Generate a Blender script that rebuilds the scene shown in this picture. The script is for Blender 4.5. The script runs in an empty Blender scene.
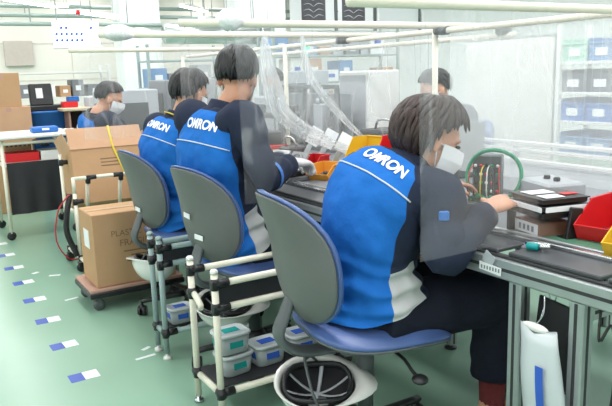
import bpy, math, random
from mathutils import Vector as V, Matrix, noise
random.seed(7)
PI = math.pi
sc = bpy.context.scene
COL = sc.collection
rnd = random.Random(11)

# ---------------------------------------------------------------- materials
def lin(c):
    out = []
    for v in c:
        v /= 255.0
        out.append(v / 12.92 if v <= 0.04045 else ((v + 0.055) / 1.055) ** 2.4)
    return out + [1.0]

MATS = {}
def mat(name, rgb, rough=0.5, metal=0.0, var=0.06, scale=12.0, bump=0.0, bscale=60.0, spec=0.5, trans=0.0, emit=None, coat=0.0, alpha=1.0):
    if name in MATS:
        return MATS[name]
    m = bpy.data.materials.new(name); m.use_nodes = True
    nt = m.node_tree; N = nt.nodes; L = nt.links
    b = N['Principled BSDF']
    b.inputs['Roughness'].default_value = rough
    b.inputs['Metallic'].default_value = metal
    b.inputs['Specular IOR Level'].default_value = spec
    b.inputs['Transmission Weight'].default_value = trans
    b.inputs['Coat Weight'].default_value = coat
    b.inputs['Alpha'].default_value = alpha
    tc = N.new('ShaderNodeTexCoord')
    nz = N.new('ShaderNodeTexNoise'); nz.inputs['Scale'].default_value = scale; nz.inputs['Detail'].default_value = 4
    L.new(tc.outputs['Object'], nz.inputs['Vector'])
    mx = N.new('ShaderNodeMix'); mx.data_type = 'RGBA'
    c = lin(rgb)
    mx.inputs[6].default_value = [max(0, x * (1 - var * 2)) for x in c[:3]] + [1]
    mx.inputs[7].default_value = [min(1, x * (1 + var * 2)) for x in c[:3]] + [1]
    L.new(nz.outputs['Fac'], mx.inputs[0]); L.new(mx.outputs[2], b.inputs['Base Color'])
    if bump:
        n2 = N.new('ShaderNodeTexNoise'); n2.inputs['Scale'].default_value = bscale; n2.inputs['Detail'].default_value = 3
        L.new(tc.outputs['Object'], n2.inputs['Vector'])
        bp = N.new('ShaderNodeBump'); bp.inputs['Strength'].default_value = bump; bp.inputs['Distance'].default_value = 0.01
        L.new(n2.outputs['Fac'], bp.inputs['Height']); L.new(bp.outputs['Normal'], b.inputs['Normal'])
    if emit:
        b.inputs['Emission Color'].default_value = lin(rgb); b.inputs['Emission Strength'].default_value = emit
    MATS[name] = m
    return m

def floor_mat():
    m = mat('green epoxy', (136, 171, 150), 0.28, 0, 0.05, 1.6, 0.03, 2.5, 0.22)
    return m

def film_mat(name='clear plastic film', base=0.16, crease=0.55, haze=0.25, seed=0.0, vs=1.0):
    m = bpy.data.materials.new(name); m.use_nodes = True
    nt = m.node_tree; N = nt.nodes; L = nt.links
    for n in list(N):
        if n.type != 'OUTPUT_MATERIAL': N.remove(n)
    out = [n for n in N if n.type == 'OUTPUT_MATERIAL'][0]
    tc = N.new('ShaderNodeTexCoord')
    def noise_node(sc3, rot, scale, detail, dist):
        mp = N.new('ShaderNodeMapping'); mp.inputs['Scale'].default_value = sc3; mp.inputs['Rotation'].default_value = rot
        mp.inputs['Location'].default_value = (seed, seed * 2, seed)
        L.new(tc.outputs['Object'], mp.inputs['Vector'])
        n = N.new('ShaderNodeTexNoise'); n.inputs['Scale'].default_value = scale; n.inputs['Detail'].default_value = detail; n.inputs['Distortion'].default_value = dist
        L.new(mp.outputs['Vector'], n.inputs['Vector']); return n
    def ramp(src, stops):
        r = N.new('ShaderNodeValToRGB'); e = r.color_ramp.elements
        e[0].position = stops[0][0]; e[0].color = [stops[0][1]] * 3 + [1]
        e[1].position = stops[-1][0]; e[1].color = [stops[-1][1]] * 3 + [1]
        for p, v in stops[1:-1]:
            k = e.new(p); k.color = [v] * 3 + [1]
        L.new(src.outputs['Fac'], r.inputs['Fac']); return r
    n1 = noise_node((1, 1, 1), (0, 0, 0), 2.2 * vs, 3, 0.6)
    r1 = ramp(n1, [(0.3, 0), (0.7, haze)])
    n2 = noise_node((1, 1, 0.28), (0.5, 0.5, 0), 5.0 * vs, 2, 1.2)          # creases: thin bright bands where the noise crosses one half
    r2 = ramp(n2, [(0.46, 0), (0.497, crease), (0.503, crease), (0.54, 0)])
    ad = N.new('ShaderNodeMath'); ad.operation = 'ADD'; ad.inputs[1].default_value = base
    L.new(r1.outputs['Color'], ad.inputs[0])
    mxm = N.new('ShaderNodeMath'); mxm.operation = 'MAXIMUM'
    L.new(ad.outputs[0], mxm.inputs[0]); L.new(r2.outputs['Color'], mxm.inputs[1])
    tr = N.new('ShaderNodeBsdfTransparent'); tr.inputs[0].default_value = (0.97, 0.98, 0.985, 1)
    df = N.new('ShaderNodeBsdfDiffuse'); df.inputs[0].default_value = (0.93, 0.94, 0.95, 1)
    tl = N.new('ShaderNodeBsdfTranslucent'); tl.inputs[0].default_value = (0.93, 0.94, 0.95, 1)
    mA = N.new('ShaderNodeMixShader'); mA.inputs[0].default_value = 0.5
    L.new(df.outputs[0], mA.inputs[1]); L.new(tl.outputs[0], mA.inputs[2])
    mB = N.new('ShaderNodeMixShader')
    L.new(mxm.outputs[0], mB.inputs[0]); L.new(tr.outputs[0], mB.inputs[1]); L.new(mA.outputs[0], mB.inputs[2])
    gl = N.new('ShaderNodeBsdfGlossy'); gl.inputs['Roughness'].default_value = 0.2
    lw = N.new('ShaderNodeLayerWeight'); lw.inputs[0].default_value = 0.5
    pw = N.new('ShaderNodeMath'); pw.operation = 'POWER'; pw.inputs[1].default_value = 4.0; L.new(lw.outputs['Facing'], pw.inputs[0])
    fr = N.new('ShaderNodeMath'); fr.operation = 'MULTIPLY_ADD'; fr.inputs[1].default_value = 0.35; fr.inputs[2].default_value = 0.03; L.new(pw.outputs[0], fr.inputs[0])
    bp = N.new('ShaderNodeBump'); bp.inputs['Strength'].default_value = 0.5; bp.inputs['Distance'].default_value = 0.02
    L.new(n2.outputs['Fac'], bp.inputs['Height']); L.new(bp.outputs['Normal'], gl.inputs['Normal'])
    mC = N.new('ShaderNodeMixShader')
    L.new(fr.outputs[0], mC.inputs[0]); L.new(mB.outputs[0], mC.inputs[1]); L.new(gl.outputs[0], mC.inputs[2])
    L.new(mC.outputs[0], out.inputs['Surface'])
    return m

M = {}
M['floor'] = floor_mat()
M['wall'] = mat('warm white wall', (226, 222, 214), 0.8, 0, 0.02, 3)
M['wallpanel'] = mat('white panel wall', (236, 237, 238), 0.7, 0, 0.02, 3)
M['ceil'] = mat('ceiling white', (225, 228, 226), 0.8, 0, 0.02, 3)
M['cream'] = mat('cream coated pipe', (230, 225, 209), 0.35, 0, 0.04, 20)
M['bluegrey'] = mat('blue grey coated pipe', (150, 170, 170), 0.35, 0, 0.04, 20)
M['black'] = mat('black plastic', (32, 33, 36), 0.4, 0, 0.1, 30)
M['blackmat'] = mat('black board', (38, 38, 42), 0.6, 0, 0.08, 20)
M['shell'] = mat('grey chair shell', (100, 103, 102), 0.42, 0, 0.05, 8, 0.08, 300)
M['darkgrey'] = mat('dark grey plastic', (84, 90, 92), 0.42, 0, 0.06, 10)
M['cushion'] = mat('blue vinyl cushion', (74, 98, 150), 0.33, 0, 0.05, 6, 0.05, 200)
M['bluejkt'] = mat('bright blue work cloth', (28, 104, 186), 0.8, 0, 0.05, 5, 0.25, 45, 0.2)
M['navy'] = mat('navy work cloth', (38, 45, 64), 0.85, 0, 0.08, 6, 0.25, 45, 0.2)
M['trouser'] = mat('black navy trouser cloth', (30, 33, 46), 0.85, 0, 0.08, 6, 0.25, 40, 0.2)
M['grey cloth'] = mat('pale grey cloth', (186, 188, 188), 0.85, 0, 0.05, 9, 0.2, 45, 0.2)
M['piping'] = mat('white piping', (205, 210, 216), 0.6)
M['white print'] = mat('white print', (238, 240, 244), 0.6, 0, 0.01)
M['skin'] = mat('skin', (206, 152, 124), 0.5, 0, 0.05, 14, 0.03, 120)
M['hair black'] = mat('black hair', (24, 23, 27), 0.45, 0, 0.15, 60, 0.2, 150)
M['hair brown'] = mat('dark brown hair', (50, 34, 30), 0.5, 0, 0.2, 60, 0.2, 150)
M['mask'] = mat('white mask cloth', (232, 234, 238), 0.8, 0, 0.02, 20, 0.15, 60)
M['glove'] = mat('pale grey glove', (205, 203, 206), 0.8, 0, 0.04, 40, 0.3, 200)
M['eye'] = mat('dark eye', (28, 22, 20), 0.2)
M['sock'] = mat('dark red sock', (104, 38, 40), 0.9, 0, 0.1, 60, 0.3, 200)
M['shoe'] = mat('grey work shoe', (70, 70, 74), 0.6, 0, 0.1, 20)
M['yellow'] = mat('yellow plastic', (228, 184, 44), 0.4, 0, 0.05, 10)
M['red'] = mat('red plastic', (212, 34, 40), 0.4, 0, 0.05, 10)
M['orange'] = mat('orange plastic', (232, 160, 60), 0.4, 0, 0.05, 10)
M['green'] = mat('green plastic', (30, 140, 100), 0.4, 0, 0.06, 10)
M['teal'] = mat('teal plastic', (0, 150, 150), 0.4, 0, 0.04, 10)
M['matgreen'] = mat('green bench mat', (92, 146, 120), 0.45, 0, 0.05, 6)
M['blueplastic'] = mat('blue plastic', (40, 110, 190), 0.4, 0, 0.06, 8)
M['bintrans'] = mat('pale blue bin', (110, 150, 196), 0.4, 0, 0.05, 8)
M['tapeblue'] = mat('blue floor tape', (34, 72, 172), 0.4, 0, 0.05, 40)
M['tapewhite'] = mat('white floor tape', (226, 230, 232), 0.4, 0, 0.03, 40)
M['alu'] = mat('brushed aluminium', (176, 180, 182), 0.36, 0.75, 0.05, 20)
M['steel'] = mat('bright steel', (200, 202, 205), 0.22, 0.95, 0.05, 20)
M['belt'] = mat('dark grey belt', (66, 68, 72), 0.4, 0, 0.08, 20)
M['slot'] = mat('dark groove', (48, 50, 52), 0.6)
M['card'] = mat('tan cardboard', (190, 152, 116), 0.8, 0, 0.05, 6, 0.08, 40, 0.2)
M['card2'] = mat('pink tan cardboard', (200, 160, 130), 0.8, 0, 0.05, 6, 0.08, 40, 0.2)
M['ink'] = mat('faded box ink', (128, 104, 78), 0.8, 0, 0.1, 30)
M['wood'] = mat('pinkish plywood', (186, 146, 130), 0.6, 0, 0.06, 8)
M['darkwood'] = mat('dark brown board', (74, 58, 52), 0.6, 0, 0.1, 8)
M['paper'] = mat('white paper', (236, 238, 240), 0.7, 0, 0.015, 10)
M['white'] = mat('white plastic', (232, 232, 228), 0.35, 0, 0.02, 10)
M['helmet'] = mat('white helmet shell', (228, 228, 224), 0.25, 0, 0.02, 10, 0, 60, 0.5, 0, None, 0.4)
M['greybox'] = mat('light grey enamel', (178, 182, 188), 0.4, 0, 0.04, 6)
M['midgrey'] = mat('mid grey enamel', (128, 132, 138), 0.45, 0, 0.05, 6)
M['tub'] = mat('milky plastic tub', (188, 198, 200), 0.3, 0, 0.03, 10, 0, 60, 0.5, 0.35)
M['tublid'] = mat('milky plastic lid', (206, 214, 216), 0.3, 0, 0.03, 10, 0, 60, 0.5, 0.15)
M['parts'] = mat('dark metal parts', (84, 84, 92), 0.4, 0.5, 0.3, 90)
M['labelblue'] = mat('blue label', (44, 92, 190), 0.6)
M['labelteal'] = mat('teal label', (0, 150, 146), 0.6)
M['bag'] = mat('milky plastic bag', (196, 204, 206), 0.3, 0, 0.04, 9, 0.18, 20, 0.5, 0.0)
M['bundle'] = mat('crumpled white plastic', (240, 240, 240), .4, 0, .02, 20, .6, 60)
M['clear'] = mat('clear plastic tray', (205, 205, 208), 0.15, 0, 0.05, 20, 0, 60, 0.5, 0.5)
M['wire red'] = mat('red cable', (180, 40, 48), 0.5)
M['wire yellow'] = mat('yellow strap', (220, 196, 60), 0.6)
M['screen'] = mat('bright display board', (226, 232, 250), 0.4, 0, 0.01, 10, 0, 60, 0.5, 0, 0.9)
M['lamp'] = mat('fluorescent tube', (250, 252, 255), 0.4, 0, 0.0, 10, 0, 60, 0.5, 0, 6.0)
M['greenlamp'] = mat('green signal lamp', (70, 235, 150), 0.4, 0, 0.0, 10, 0, 60, 0.5, 0, 2.0)
M['grey pattern'] = mat('dark grey print', (92, 90, 96), 0.7, 0, 0.3, 25)
M['steelgreen'] = mat('grey green painted steel', (150, 166, 160), 0.45, 0, 0.05, 6)
M['duct'] = mat('galvanised duct', (200, 206, 206), 0.25, 0.8, 0.08, 3)
FILM_NEAR = film_mat('clear plastic film', 0.035, 0.20, 0.12, 0.0, 0.7)
FILM_MID = film_mat('creased plastic film', 0.03, 0.22, 0.09, 3.1, 0.8)
FILM_REAR = film_mat('rear plastic film', 0.07, 0.28, 0.15, 4.4, 0.6)
FILM_HAZY = film_mat('hazy plastic film', 0.30, 0.45, 0.22, 7.7, 0.6)

# ---------------------------------------------------------------- mesh builder
def frame_from(d):
    d = d.normalized()
    a = V((0, 0, 1)) if abs(d.z) < 0.9 else V((1, 0, 0))
    x = a.cross(d).normalized(); y = d.cross(x)
    return x, y

class MB:
    def __init__(s):
        s.v = []; s.f = []; s.mi = []; s.M = Matrix.Identity(4); s.mat = 0; s.flat = []
    def add(s, vs, fs, flat=False):
        o = len(s.v)
        s.v += [s.M @ V(p) for p in vs]
        for f in fs:
            s.f.append([i + o for i in f]); s.mi.append(s.mat); s.flat.append(flat)
        return s
    def box(s, c, size, rot=None, bev=0.003):
        hx, hy, hz = [k / 2 for k in size]
        b = min(bev, hx * .45, hy * .45, hz * .45)
        R = rot if rot is not None else Matrix.Identity(3)
        c = V(c); vs = []; idx = {}
        for ix in (-1, 1):
            for iy in (-1, 1):
                for iz in (-1, 1):
                    for a in range(3):
                        p = [ix * hx, iy * hy, iz * hz]
                        for k in range(3):
                            if k != a: p[k] -= (ix, iy, iz)[k] * b
                        idx[(ix, iy, iz, a)] = len(vs); vs.append(c + R @ V(p))
        fs = []
        for a in range(3):
            o = [k for k in range(3) if k != a]
            for sg in (-1, 1):
                q = []
                for (u, w) in ((-1, -1), (1, -1), (1, 1), (-1, 1)):
                    k = [0, 0, 0]; k[a] = sg; k[o[0]] = u; k[o[1]] = w
                    q.append(idx[(k[0], k[1], k[2], a)])
                if (sg == 1) != (a == 1): fs.append(q)
                else: fs.append(q[::-1])
        for a in range(3):        # edges along a
            o = [k for k in range(3) if k != a]
            for u in (-1, 1):
                for w in (-1, 1):
                    k0 = [0, 0, 0]; k0[a] = -1; k0[o[0]] = u; k0[o[1]] = w
                    k1 = list(k0); k1[a] = 1
                    fs.append([idx[(*k0, o[0])], idx[(*k0, o[1])], idx[(*k1, o[1])], idx[(*k1, o[0])]])
        for ix in (-1, 1):
            for iy in (-1, 1):
                for iz in (-1, 1):
                    fs.append([idx[(ix, iy, iz, 0)], idx[(ix, iy, iz, 1)], idx[(ix, iy, iz, 2)]])
        return s.add(vs, fs, True)
    def loft(s, rings, caps=True, closed=True, flat=False):
        n = len(rings[0]); vs = [p for r in rings for p in r]; fs = []
        for i in range(len(rings) - 1):
            for j in range(n if closed else n - 1):
                k = (j + 1) % n
                fs.append([i * n + j, i * n + k, (i + 1) * n + k, (i + 1) * n + j])
        if caps and closed:
            fs.append(list(range(n))[::-1]); fs.append([(len(rings) - 1) * n + j for j in range(n)])
        return s.add(vs, fs, flat)
    def tube(s, path, r, n=12, caps=True, flatz=1.0):
        path = [V(p) for p in path]
        if not hasattr(r, '__len__'): r = [r] * len(path)
        rings = []; X = None
        for i, p in enumerate(path):
            a = path[max(0, i - 1)]; b = path[min(len(path) - 1, i + 1)]
            d = (b - a).normalized()
            if X is None: X, Y = frame_from(d)
            else:
                X = (X - d * X.dot(d)); X = X.normalized() if X.length > 1e-6 else frame_from(d)[0]
                Y = d.cross(X)
            rings.append([p + X * math.cos(2 * PI * j / n) * r[i] + Y * math.sin(2 * PI * j / n) * r[i] * flatz for j in range(n)])
        return s.loft(rings, caps)
    def rod(s, a, b, r, n=12): return s.tube([a, b], r, n)
    def lathe(s, prof, n=20, c=(0, 0, 0), caps=True, R=None):
        R = R if R is not None else Matrix.Identity(3)
        c = V(c)
        rings = [[c + R @ V((r * math.cos(2 * PI * j / n), r * math.sin(2 * PI * j / n), z)) for j in range(n)] for r, z in prof]
        return s.loft(rings, caps)
    def ell(s, c, rad, rot=None, nu=16, nv=10, fn=None):
        R = rot if rot is not None else Matrix.Identity(3); c = V(c)
        rings = []
        for i in range(1, nv):
            t = PI * i / nv
            rings.append([c + R @ V((rad[0] * math.sin(t) * math.cos(2 * PI * j / nu), rad[1] * math.sin(t) * math.sin(2 * PI * j / nu), -rad[2] * math.cos(t))) for j in range(nu)])
        return s.loft(rings)
    def prism(s, pts, z0, z1):
        n = len(pts)
        vs = [(p[0], p[1], z0) for p in pts] + [(p[0], p[1], z1) for p in pts]
        fs = [list(range(n))[::-1], [n + i for i in range(n)]] + [[i, (i + 1) % n, n + (i + 1) % n, n + i] for i in range(n)]
        return s.add(vs, fs, True)
    def grid(s, fn, nu, nv, flat=False):
        vs = [fn(i / nu, j / nv) for j in range(nv + 1) for i in range(nu + 1)]
        fs = [[j * (nu + 1) + i, j * (nu + 1) + i + 1, (j + 1) * (nu + 1) + i + 1, (j + 1) * (nu + 1) + i] for j in range(nv) for i in range(nu)]
        return s.add(vs, fs, flat)
    def build(s, name, mats, parent=None, world=False, remesh=None, smooth_iter=0):
        if not isinstance(mats, (list, tuple)): mats = [mats]
        vs = s.v
        if world and parent is not None:
            root = parent
            mw = parent.matrix_basis.copy()
            while root.parent: root = root.parent; mw = root.matrix_basis @ mw
            inv = mw.inverted(); vs = [inv @ p for p in vs]
        me = bpy.data.meshes.new(name)
        me.from_pydata([tuple(p) for p in vs], [], s.f)
        for m in mats: me.materials.append(m)
        me.polygons.foreach_set('material_index', s.mi)
        me.polygons.foreach_set('use_smooth', [not f for f in s.flat])
        me.update()
        import bmesh
        bm = bmesh.new(); bm.from_mesh(me); bmesh.ops.recalc_face_normals(bm, faces=bm.faces); bm.to_mesh(me); bm.free()
        ob = bpy.data.objects.new(name, me); COL.objects.link(ob)
        if remesh:
            md = ob.modifiers.new('r', 'REMESH'); md.mode = 'VOXEL'; md.voxel_size = remesh; md.use_smooth_shade = True
            if smooth_iter:
                sm = ob.modifiers.new('s', 'SMOOTH'); sm.factor = 0.5; sm.iterations = smooth_iter
            dg = bpy.context.evaluated_depsgraph_get()
            me2 = bpy.data.meshes.new_from_object(ob.evaluated_get(dg))
            ob.modifiers.clear(); old = ob.data; ob.data = me2; me2.name = name
            bpy.data.meshes.remove(old)
            me2.polygons.foreach_set('use_smooth', [True] * len(me2.polygons))
            if not me2.materials: me2.materials.append(mats[0])
        if parent is not None: ob.parent = parent
        return ob

def crom(P, t):
    n = len(P) - 1; t = max(0.0, min(0.99999, t)) * n; i = int(t); u = t - i
    p0 = P[max(0, i - 1)]; p1 = P[i]; p2 = P[min(n, i + 1)]; p3 = P[min(n, i + 2)]
    return 0.5 * ((2 * p1) + (p2 - p0) * u + (2 * p0 - 5 * p1 + 4 * p2 - p3) * u * u + (3 * p1 - p0 - 3 * p2 + p3) * u ** 3)
def spline(P, n): P = [V(p) for p in P]; return [crom(P, i / n) for i in range(n + 1)]
def interp(tab, t):
    if t <= tab[0][0]: return tab[0][1]
    for (a, x), (b, y) in zip(tab, tab[1:]):
        if t <= b: return x + (y - x) * (t - a) / (b - a)
    return tab[-1][1]
def RX(a): return Matrix.Rotation(a, 3, 'X')
def RY(a): return Matrix.Rotation(a, 3, 'Y')
def RZ(a): return Matrix.Rotation(a, 3, 'Z')

# ---------------------------------------------------------------- scene objects
def tag(o, label=None, cat=None, group=None, kind=None):
    if label: o['label'] = label
    if cat: o['category'] = cat
    if group: o['group'] = group
    if kind: o['kind'] = kind
    return o
def thing(name, label, cat, loc=(0, 0, 0), rz=0.0, group=None):
    o = bpy.data.objects.new(name, None); o.empty_display_size = 0.05
    COL.objects.link(o); o.location = loc; o.rotation_euler = (0, 0, rz)
    bpy.context.view_layer.update()
    return tag(o, label, cat, group)
def solo(mb, name, mats, label, cat, loc=None, rz=0, group=None, kind=None):
    o = mb.build(name, mats)
    if loc is not None: o.location = loc
    o.rotation_euler[2] = rz
    return tag(o, label, cat, group, kind)
def struct(mb, name, m): return tag(mb.build(name, m), kind='structure')
def copy_tree(o, parent=None):
    c = o.copy(); COL.objects.link(c)
    if parent is not None: c.parent = parent
    for ch in list(o.children): copy_tree(ch, c)
    return c
def dup(o, loc, rz, label, group=None):
    c = copy_tree(o); c.location = loc; c.rotation_euler = (0, 0, rz); c['label'] = label
    if group: c['group'] = group
    return c
def text_mesh(txt, size, extrude=0.0006, bold=0.0):
    cu = bpy.data.curves.new('lettering', 'FONT'); cu.body = txt; cu.size = size; cu.extrude = extrude; cu.offset = bold
    cu.align_x = 'CENTER'; cu.align_y = 'CENTER'; cu.resolution_u = 4
    ob = bpy.data.objects.new('lettering', cu); COL.objects.link(ob)
    bpy.context.view_layer.update()
    dg = bpy.context.evaluated_depsgraph_get()
    me = bpy.data.meshes.new_from_object(ob.evaluated_get(dg))
    vs = [v.co.copy() for v in me.vertices]; fs = [list(p.vertices) for p in me.polygons]
    bpy.data.objects.remove(ob); bpy.data.curves.remove(cu); bpy.data.meshes.remove(me)
    return vs, fs

# ================================================================ CAMERA
R = ((0.85168, 0.12654, -0.50856), (-0.52306, 0.14515, -0.83985), (-0.03245, 0.98128, 0.18981))
cam = bpy.data.cameras.new('camera'); co = bpy.data.objects.new('camera', cam); COL.objects.link(co)
mw = Matrix([list(R[0]) + [0], list(R[1]) + [0], list(R[2]) + [1.32], [0, 0, 0, 1]])
co.matrix_world = mw
cam.sensor_width = 36; cam.lens = 671.16 / 612 * 36; cam.clip_start = 0.02
cam.dof.use_dof = False
sc.camera = co

# ================================================================ SETTING
X0, X1, Y0, Y1, H = -3.0, 9.0, -3.0, 15.0, 3.3
struct(MB().box(((X0 + X1) / 2, (Y0 + Y1) / 2, -0.05), (X1 - X0, Y1 - Y0, 0.1), bev=0), 'floor', M['floor'])
struct(MB().box(((X0 + X1) / 2, (Y0 + Y1) / 2, H + 0.05), (X1 - X0, Y1 - Y0, 0.1), bev=0), 'ceiling', M['ceil'])
wb = MB(); wb.box(((X0 + X1) / 2, Y1 + 0.05, H / 2), (X1 - X0, 0.1, H), bev=0)
wb.mat = 1
for z in (1.35, 2.1): wb.box(((X0 + X1) / 2, Y1 - 0.004, z), (X1 - X0 - .2, 0.008, 0.025), bev=0.001)
for k in range(7): wb.box((X0 + 1 + k * 1.8, Y1 - 0.003, H / 2), (0.02, 0.006, H - .1), bev=0.001)
struct(wb, 'wall_back', [M['wall'], mat('wall seam', (205, 200, 194), 0.8)])
struct(MB().box((X1 + 0.05, (Y0 + Y1) / 2, H / 2), (0.1, Y1 - Y0, H), bev=0), 'wall_right', M['wallpanel'])
struct(MB().box((X0 - 0.05, (Y0 + Y1) / 2, H / 2), (0.1, Y1 - Y0, H), bev=0), 'wall_left', M['wallpanel'])
struct(MB().box(((X0 + X1) / 2, Y0 - 0.05, H / 2), (X1 - X0, 0.1, H), bev=0), 'wall_front', M['wallpanel'])

# floor tapes: pairs of blue and white squares along the aisle, and loose white marks
for k in range(9):
    y = 2.98 + k * 0.432 + (0.05 if k == 8 else 0)
    if k == 8: continue
    x = 0.59 + k * 0.004
    a = 0.04 * math.sin(k * 2.1)
    nm = ['closest to the front edge', 'second along the aisle', 'third along the aisle', 'fourth along the aisle', 'fifth along the aisle', 'sixth along the aisle',
          'seventh along the aisle', 'farthest along the aisle'][k]
    t = thing('floor_marker', 'blue and white floor marker pair on green floor, ' + nm, 'floor marker', (x, y, 0), a, 'blue and white aisle markers')
    MB().box((-0.03, 0, 0.0006), (0.062, 0.088, 0.0012), bev=0.0003).build('blue_square', M['tapeblue'], t)
    MB().box((0.035, 0, 0.0006), (0.066, 0.086, 0.0012), bev=0.0003).build('white_square', M['tapewhite'], t)
marks = [((0.895, 3.02), (0.10, 0.02), 0.1, 'white tape strip on floor at the foot of the blue grey cart'),
         ((0.93, 3.12), (0.05, 0.022), 0.5, 'short white tape on floor under the blue grey cart post'),
         ((0.80, 4.15), (0.085, 0.02), 0.2, 'thin white tape strip on floor beside the dolly wheel'),
         ((0.82, 4.75), (0.075, 0.03), -0.4, 'white tape scrap on green floor before the cream box cart'),
         ((0.72, 4.9), (0.05, 0.03), 0.5, 'small white tape scrap on floor toward the black draped table')]
for (x, y), sz, a, lb in marks:
    solo(MB().box((0, 0, 0.0006), (sz[0], sz[1], 0.0012), bev=0.0003), 'tape_mark', M['tapewhite'], lb, 'tape mark', (x, y, 0), a, 'white tape marks on the floor')

# ================================================================ CHAIRS
def superell(a, n): 
    c, s_ = math.cos(a), math.sin(a)
    k = (abs(c) ** n + abs(s_) ** n) ** (-1.0 / n)
    return c * k, s_ * k

def pad(mb, fn, thick, n=40, nr=8, power=2.6, rim=0.55):
    """closed pillow: fn(u,v)->(point, normal); thick(u,v)->offsets (low, high)"""
    rings = []
    for k in range(nr + 1):
        r = math.sin(PI / 2 * k / nr)
        rings.append(('a', r))
    seq = [(r, 0) for _, r in rings] + [(r, 1) for _, r in rings[::-1]]
    out = []
    for r, side in seq:
        ring = []
        for j in range(n):
            u, v = superell(2 * PI * j / n, power)
            u *= max(r, 0.02); v *= max(r, 0.02)
            p, nn = fn(u, v)
            lo, hi = thick(u, v, r)
            ring.append(p + nn * (hi if side else lo))
        out.append(ring)
    mb.loft(out)
    return mb

def make_chair(label):
    t = thing('task_chair', label, 'chair', (0, 0, 0), 0, 'grey and blue task chairs')
    # backrest: surface leaning back, wrapped forward at both sides
    def bfn(u, v):
        hw = 0.225 * (1 - 0.10 * max(0, v) - 0.08 * max(0, -v) ** 1.5)
        y = u * hw; z = 0.735 + v * 0.212
        x = -0.285 - 0.02 * v - 0.05 * max(0, v) ** 2 + 0.035 * max(0, -v) ** 2 + 0.085 * u * u
        n = V((1, -0.75 * u, 0.12 - 0.1 * v)).normalized()
        return V((x, y, z)), n
    pad(MB(), bfn, lambda u, v, r: (-0.016 * (1 - r ** 6) - 0.002, 0.006), power=2.7).build('back_shell', M['shell'], t)
    pad(MB(), lambda u, v: bfn(u * 1.035, v * 1.035), lambda u, v, r: (0.007, 0.024 + 0.034 * (1 - r ** 5)), power=2.7).build('back_cushion', M['cushion'], t)
    def sfn(u, v):
        x = 0.02 + u * 0.245; y = v * 0.245 * (1 - 0.06 * max(0, -u))
        z = 0.452 - 0.028 * max(0, u) ** 3 * 1.2 + 0.03 * max(0, -u) ** 3 + 0.008 * v * v
        return V((x, y, z)), V((0.25 * max(0, u) ** 3, 0, 1)).normalized()
    pad(MB(), sfn, lambda u, v, r: (-0.018 * (1 - r ** 6) - 0.006, 0.002), power=3.2).build('seat_pan', M['darkgrey'], t)
    pad(MB(), sfn, lambda u, v, r: (0.003, 0.012 + 0.05 * (1 - r ** 6)), power=3.2).build('seat', M['cushion'], t)
    m = MB()
    path = spline([(0.0, 0, 0.405), (-0.17, 0, 0.40), (-0.265, 0, 0.42), (-0.31, 0, 0.475), (-0.285, 0, 0.545), (-0.262, 0, 0.60)], 20)
    rings = []
    for i, p in enumerate(path):
        a = path[max(0, i - 1)]; b = path[min(20, i + 1)]; d = (b - a).normalized(); nn = V((-d.z, 0, d.x))
        w = 0.032 + 0.012 * math.sin(PI * i / 20); h = 0.013
        rings.append([p + V((0, w * math.cos(q), 0)) + nn * h * math.sin(q) * 1.2 for q in [2 * PI * k / 14 for k in range(14)]])
    m.loft(rings)
    m.build('support_bar', M['darkgrey'], t)
    MB().box((-0.01, 0, 0.405), (0.20, 0.13, 0.05), bev=0.015).build('tilt_mechanism', M['darkgrey'], t)
    m = MB(); m.lathe([(0.028, 0.12), (0.028, 0.27), (0.033, 0.275), (0.033, 0.39)], 18, (0, 0, 0)); m.build('gas_column', M['darkgrey'], t)
    hub = MB(); hub.lathe([(0.035, 0.075), (0.05, 0.08), (0.05, 0.125), (0.036, 0.14)], 18); hub.build('base_hub', M['black'], t)
    for k in range(5):
        a = 2 * PI * k / 5 + 0.35; d = V((math.cos(a), math.sin(a), 0)); s_ = V((-d.y, d.x, 0))
        m = MB(); rings = []
        for q in range(7):
            f = q / 6; c = d * (0.04 + 0.25 * f) + V((0, 0, 0.105 - 0.022 * f)); w = 0.024 - 0.008 * f; h = 0.02 - 0.008 * f
            rings.append([c + s_ * w * math.cos(e) + V((0, 0, h * math.sin(e))) for e in [2 * PI * j / 10 for j in range(10)]])
        m.loft(rings); m.build('base_arm', M['black'], t)
        m = MB(); c = d * 0.285
        b = a + 0.8 + k
        ax = V((math.cos(b), math.sin(b), 0)); Rw = Matrix((V((0, 0, 1)), ax.cross(V((0, 0, 1))).normalized() * -1, ax)).transposed()
        for sg in (-1, 1):
            m.lathe([(0.010, -0.009), (0.027, -0.008), (0.0285, -0.004), (0.0285, 0.004), (0.027, 0.008), (0.010, 0.009)], 18, c + V((0, 0, 0.0285)) + ax * 0.014 * sg, True, Rw)
        m.ell(c + V((0, 0, 0.042)), (0.02, 0.02, 0.024), None, 12, 8)
        m.rod(c + V((0, 0, 0.05)), c + V((0, 0, 0.085)), 0.008, 8)
        m.build('castor', M['black'], t)
    m = MB(); m.tube(spline([(0.05, -0.05, 0.40), (0.06, -0.16, 0.39), (0.065, -0.21, 0.365), (0.07, -0.235, 0.355)], 8), 0.006, 8)
    lv = m.build('height_lever', M['black'], t)
    MB().ell((0.07, -0.25, 0.352), (0.028, 0.024, 0.012), RX(0.3), 14, 8).build('lever_paddle', M['black'], lv)
    return t

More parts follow.
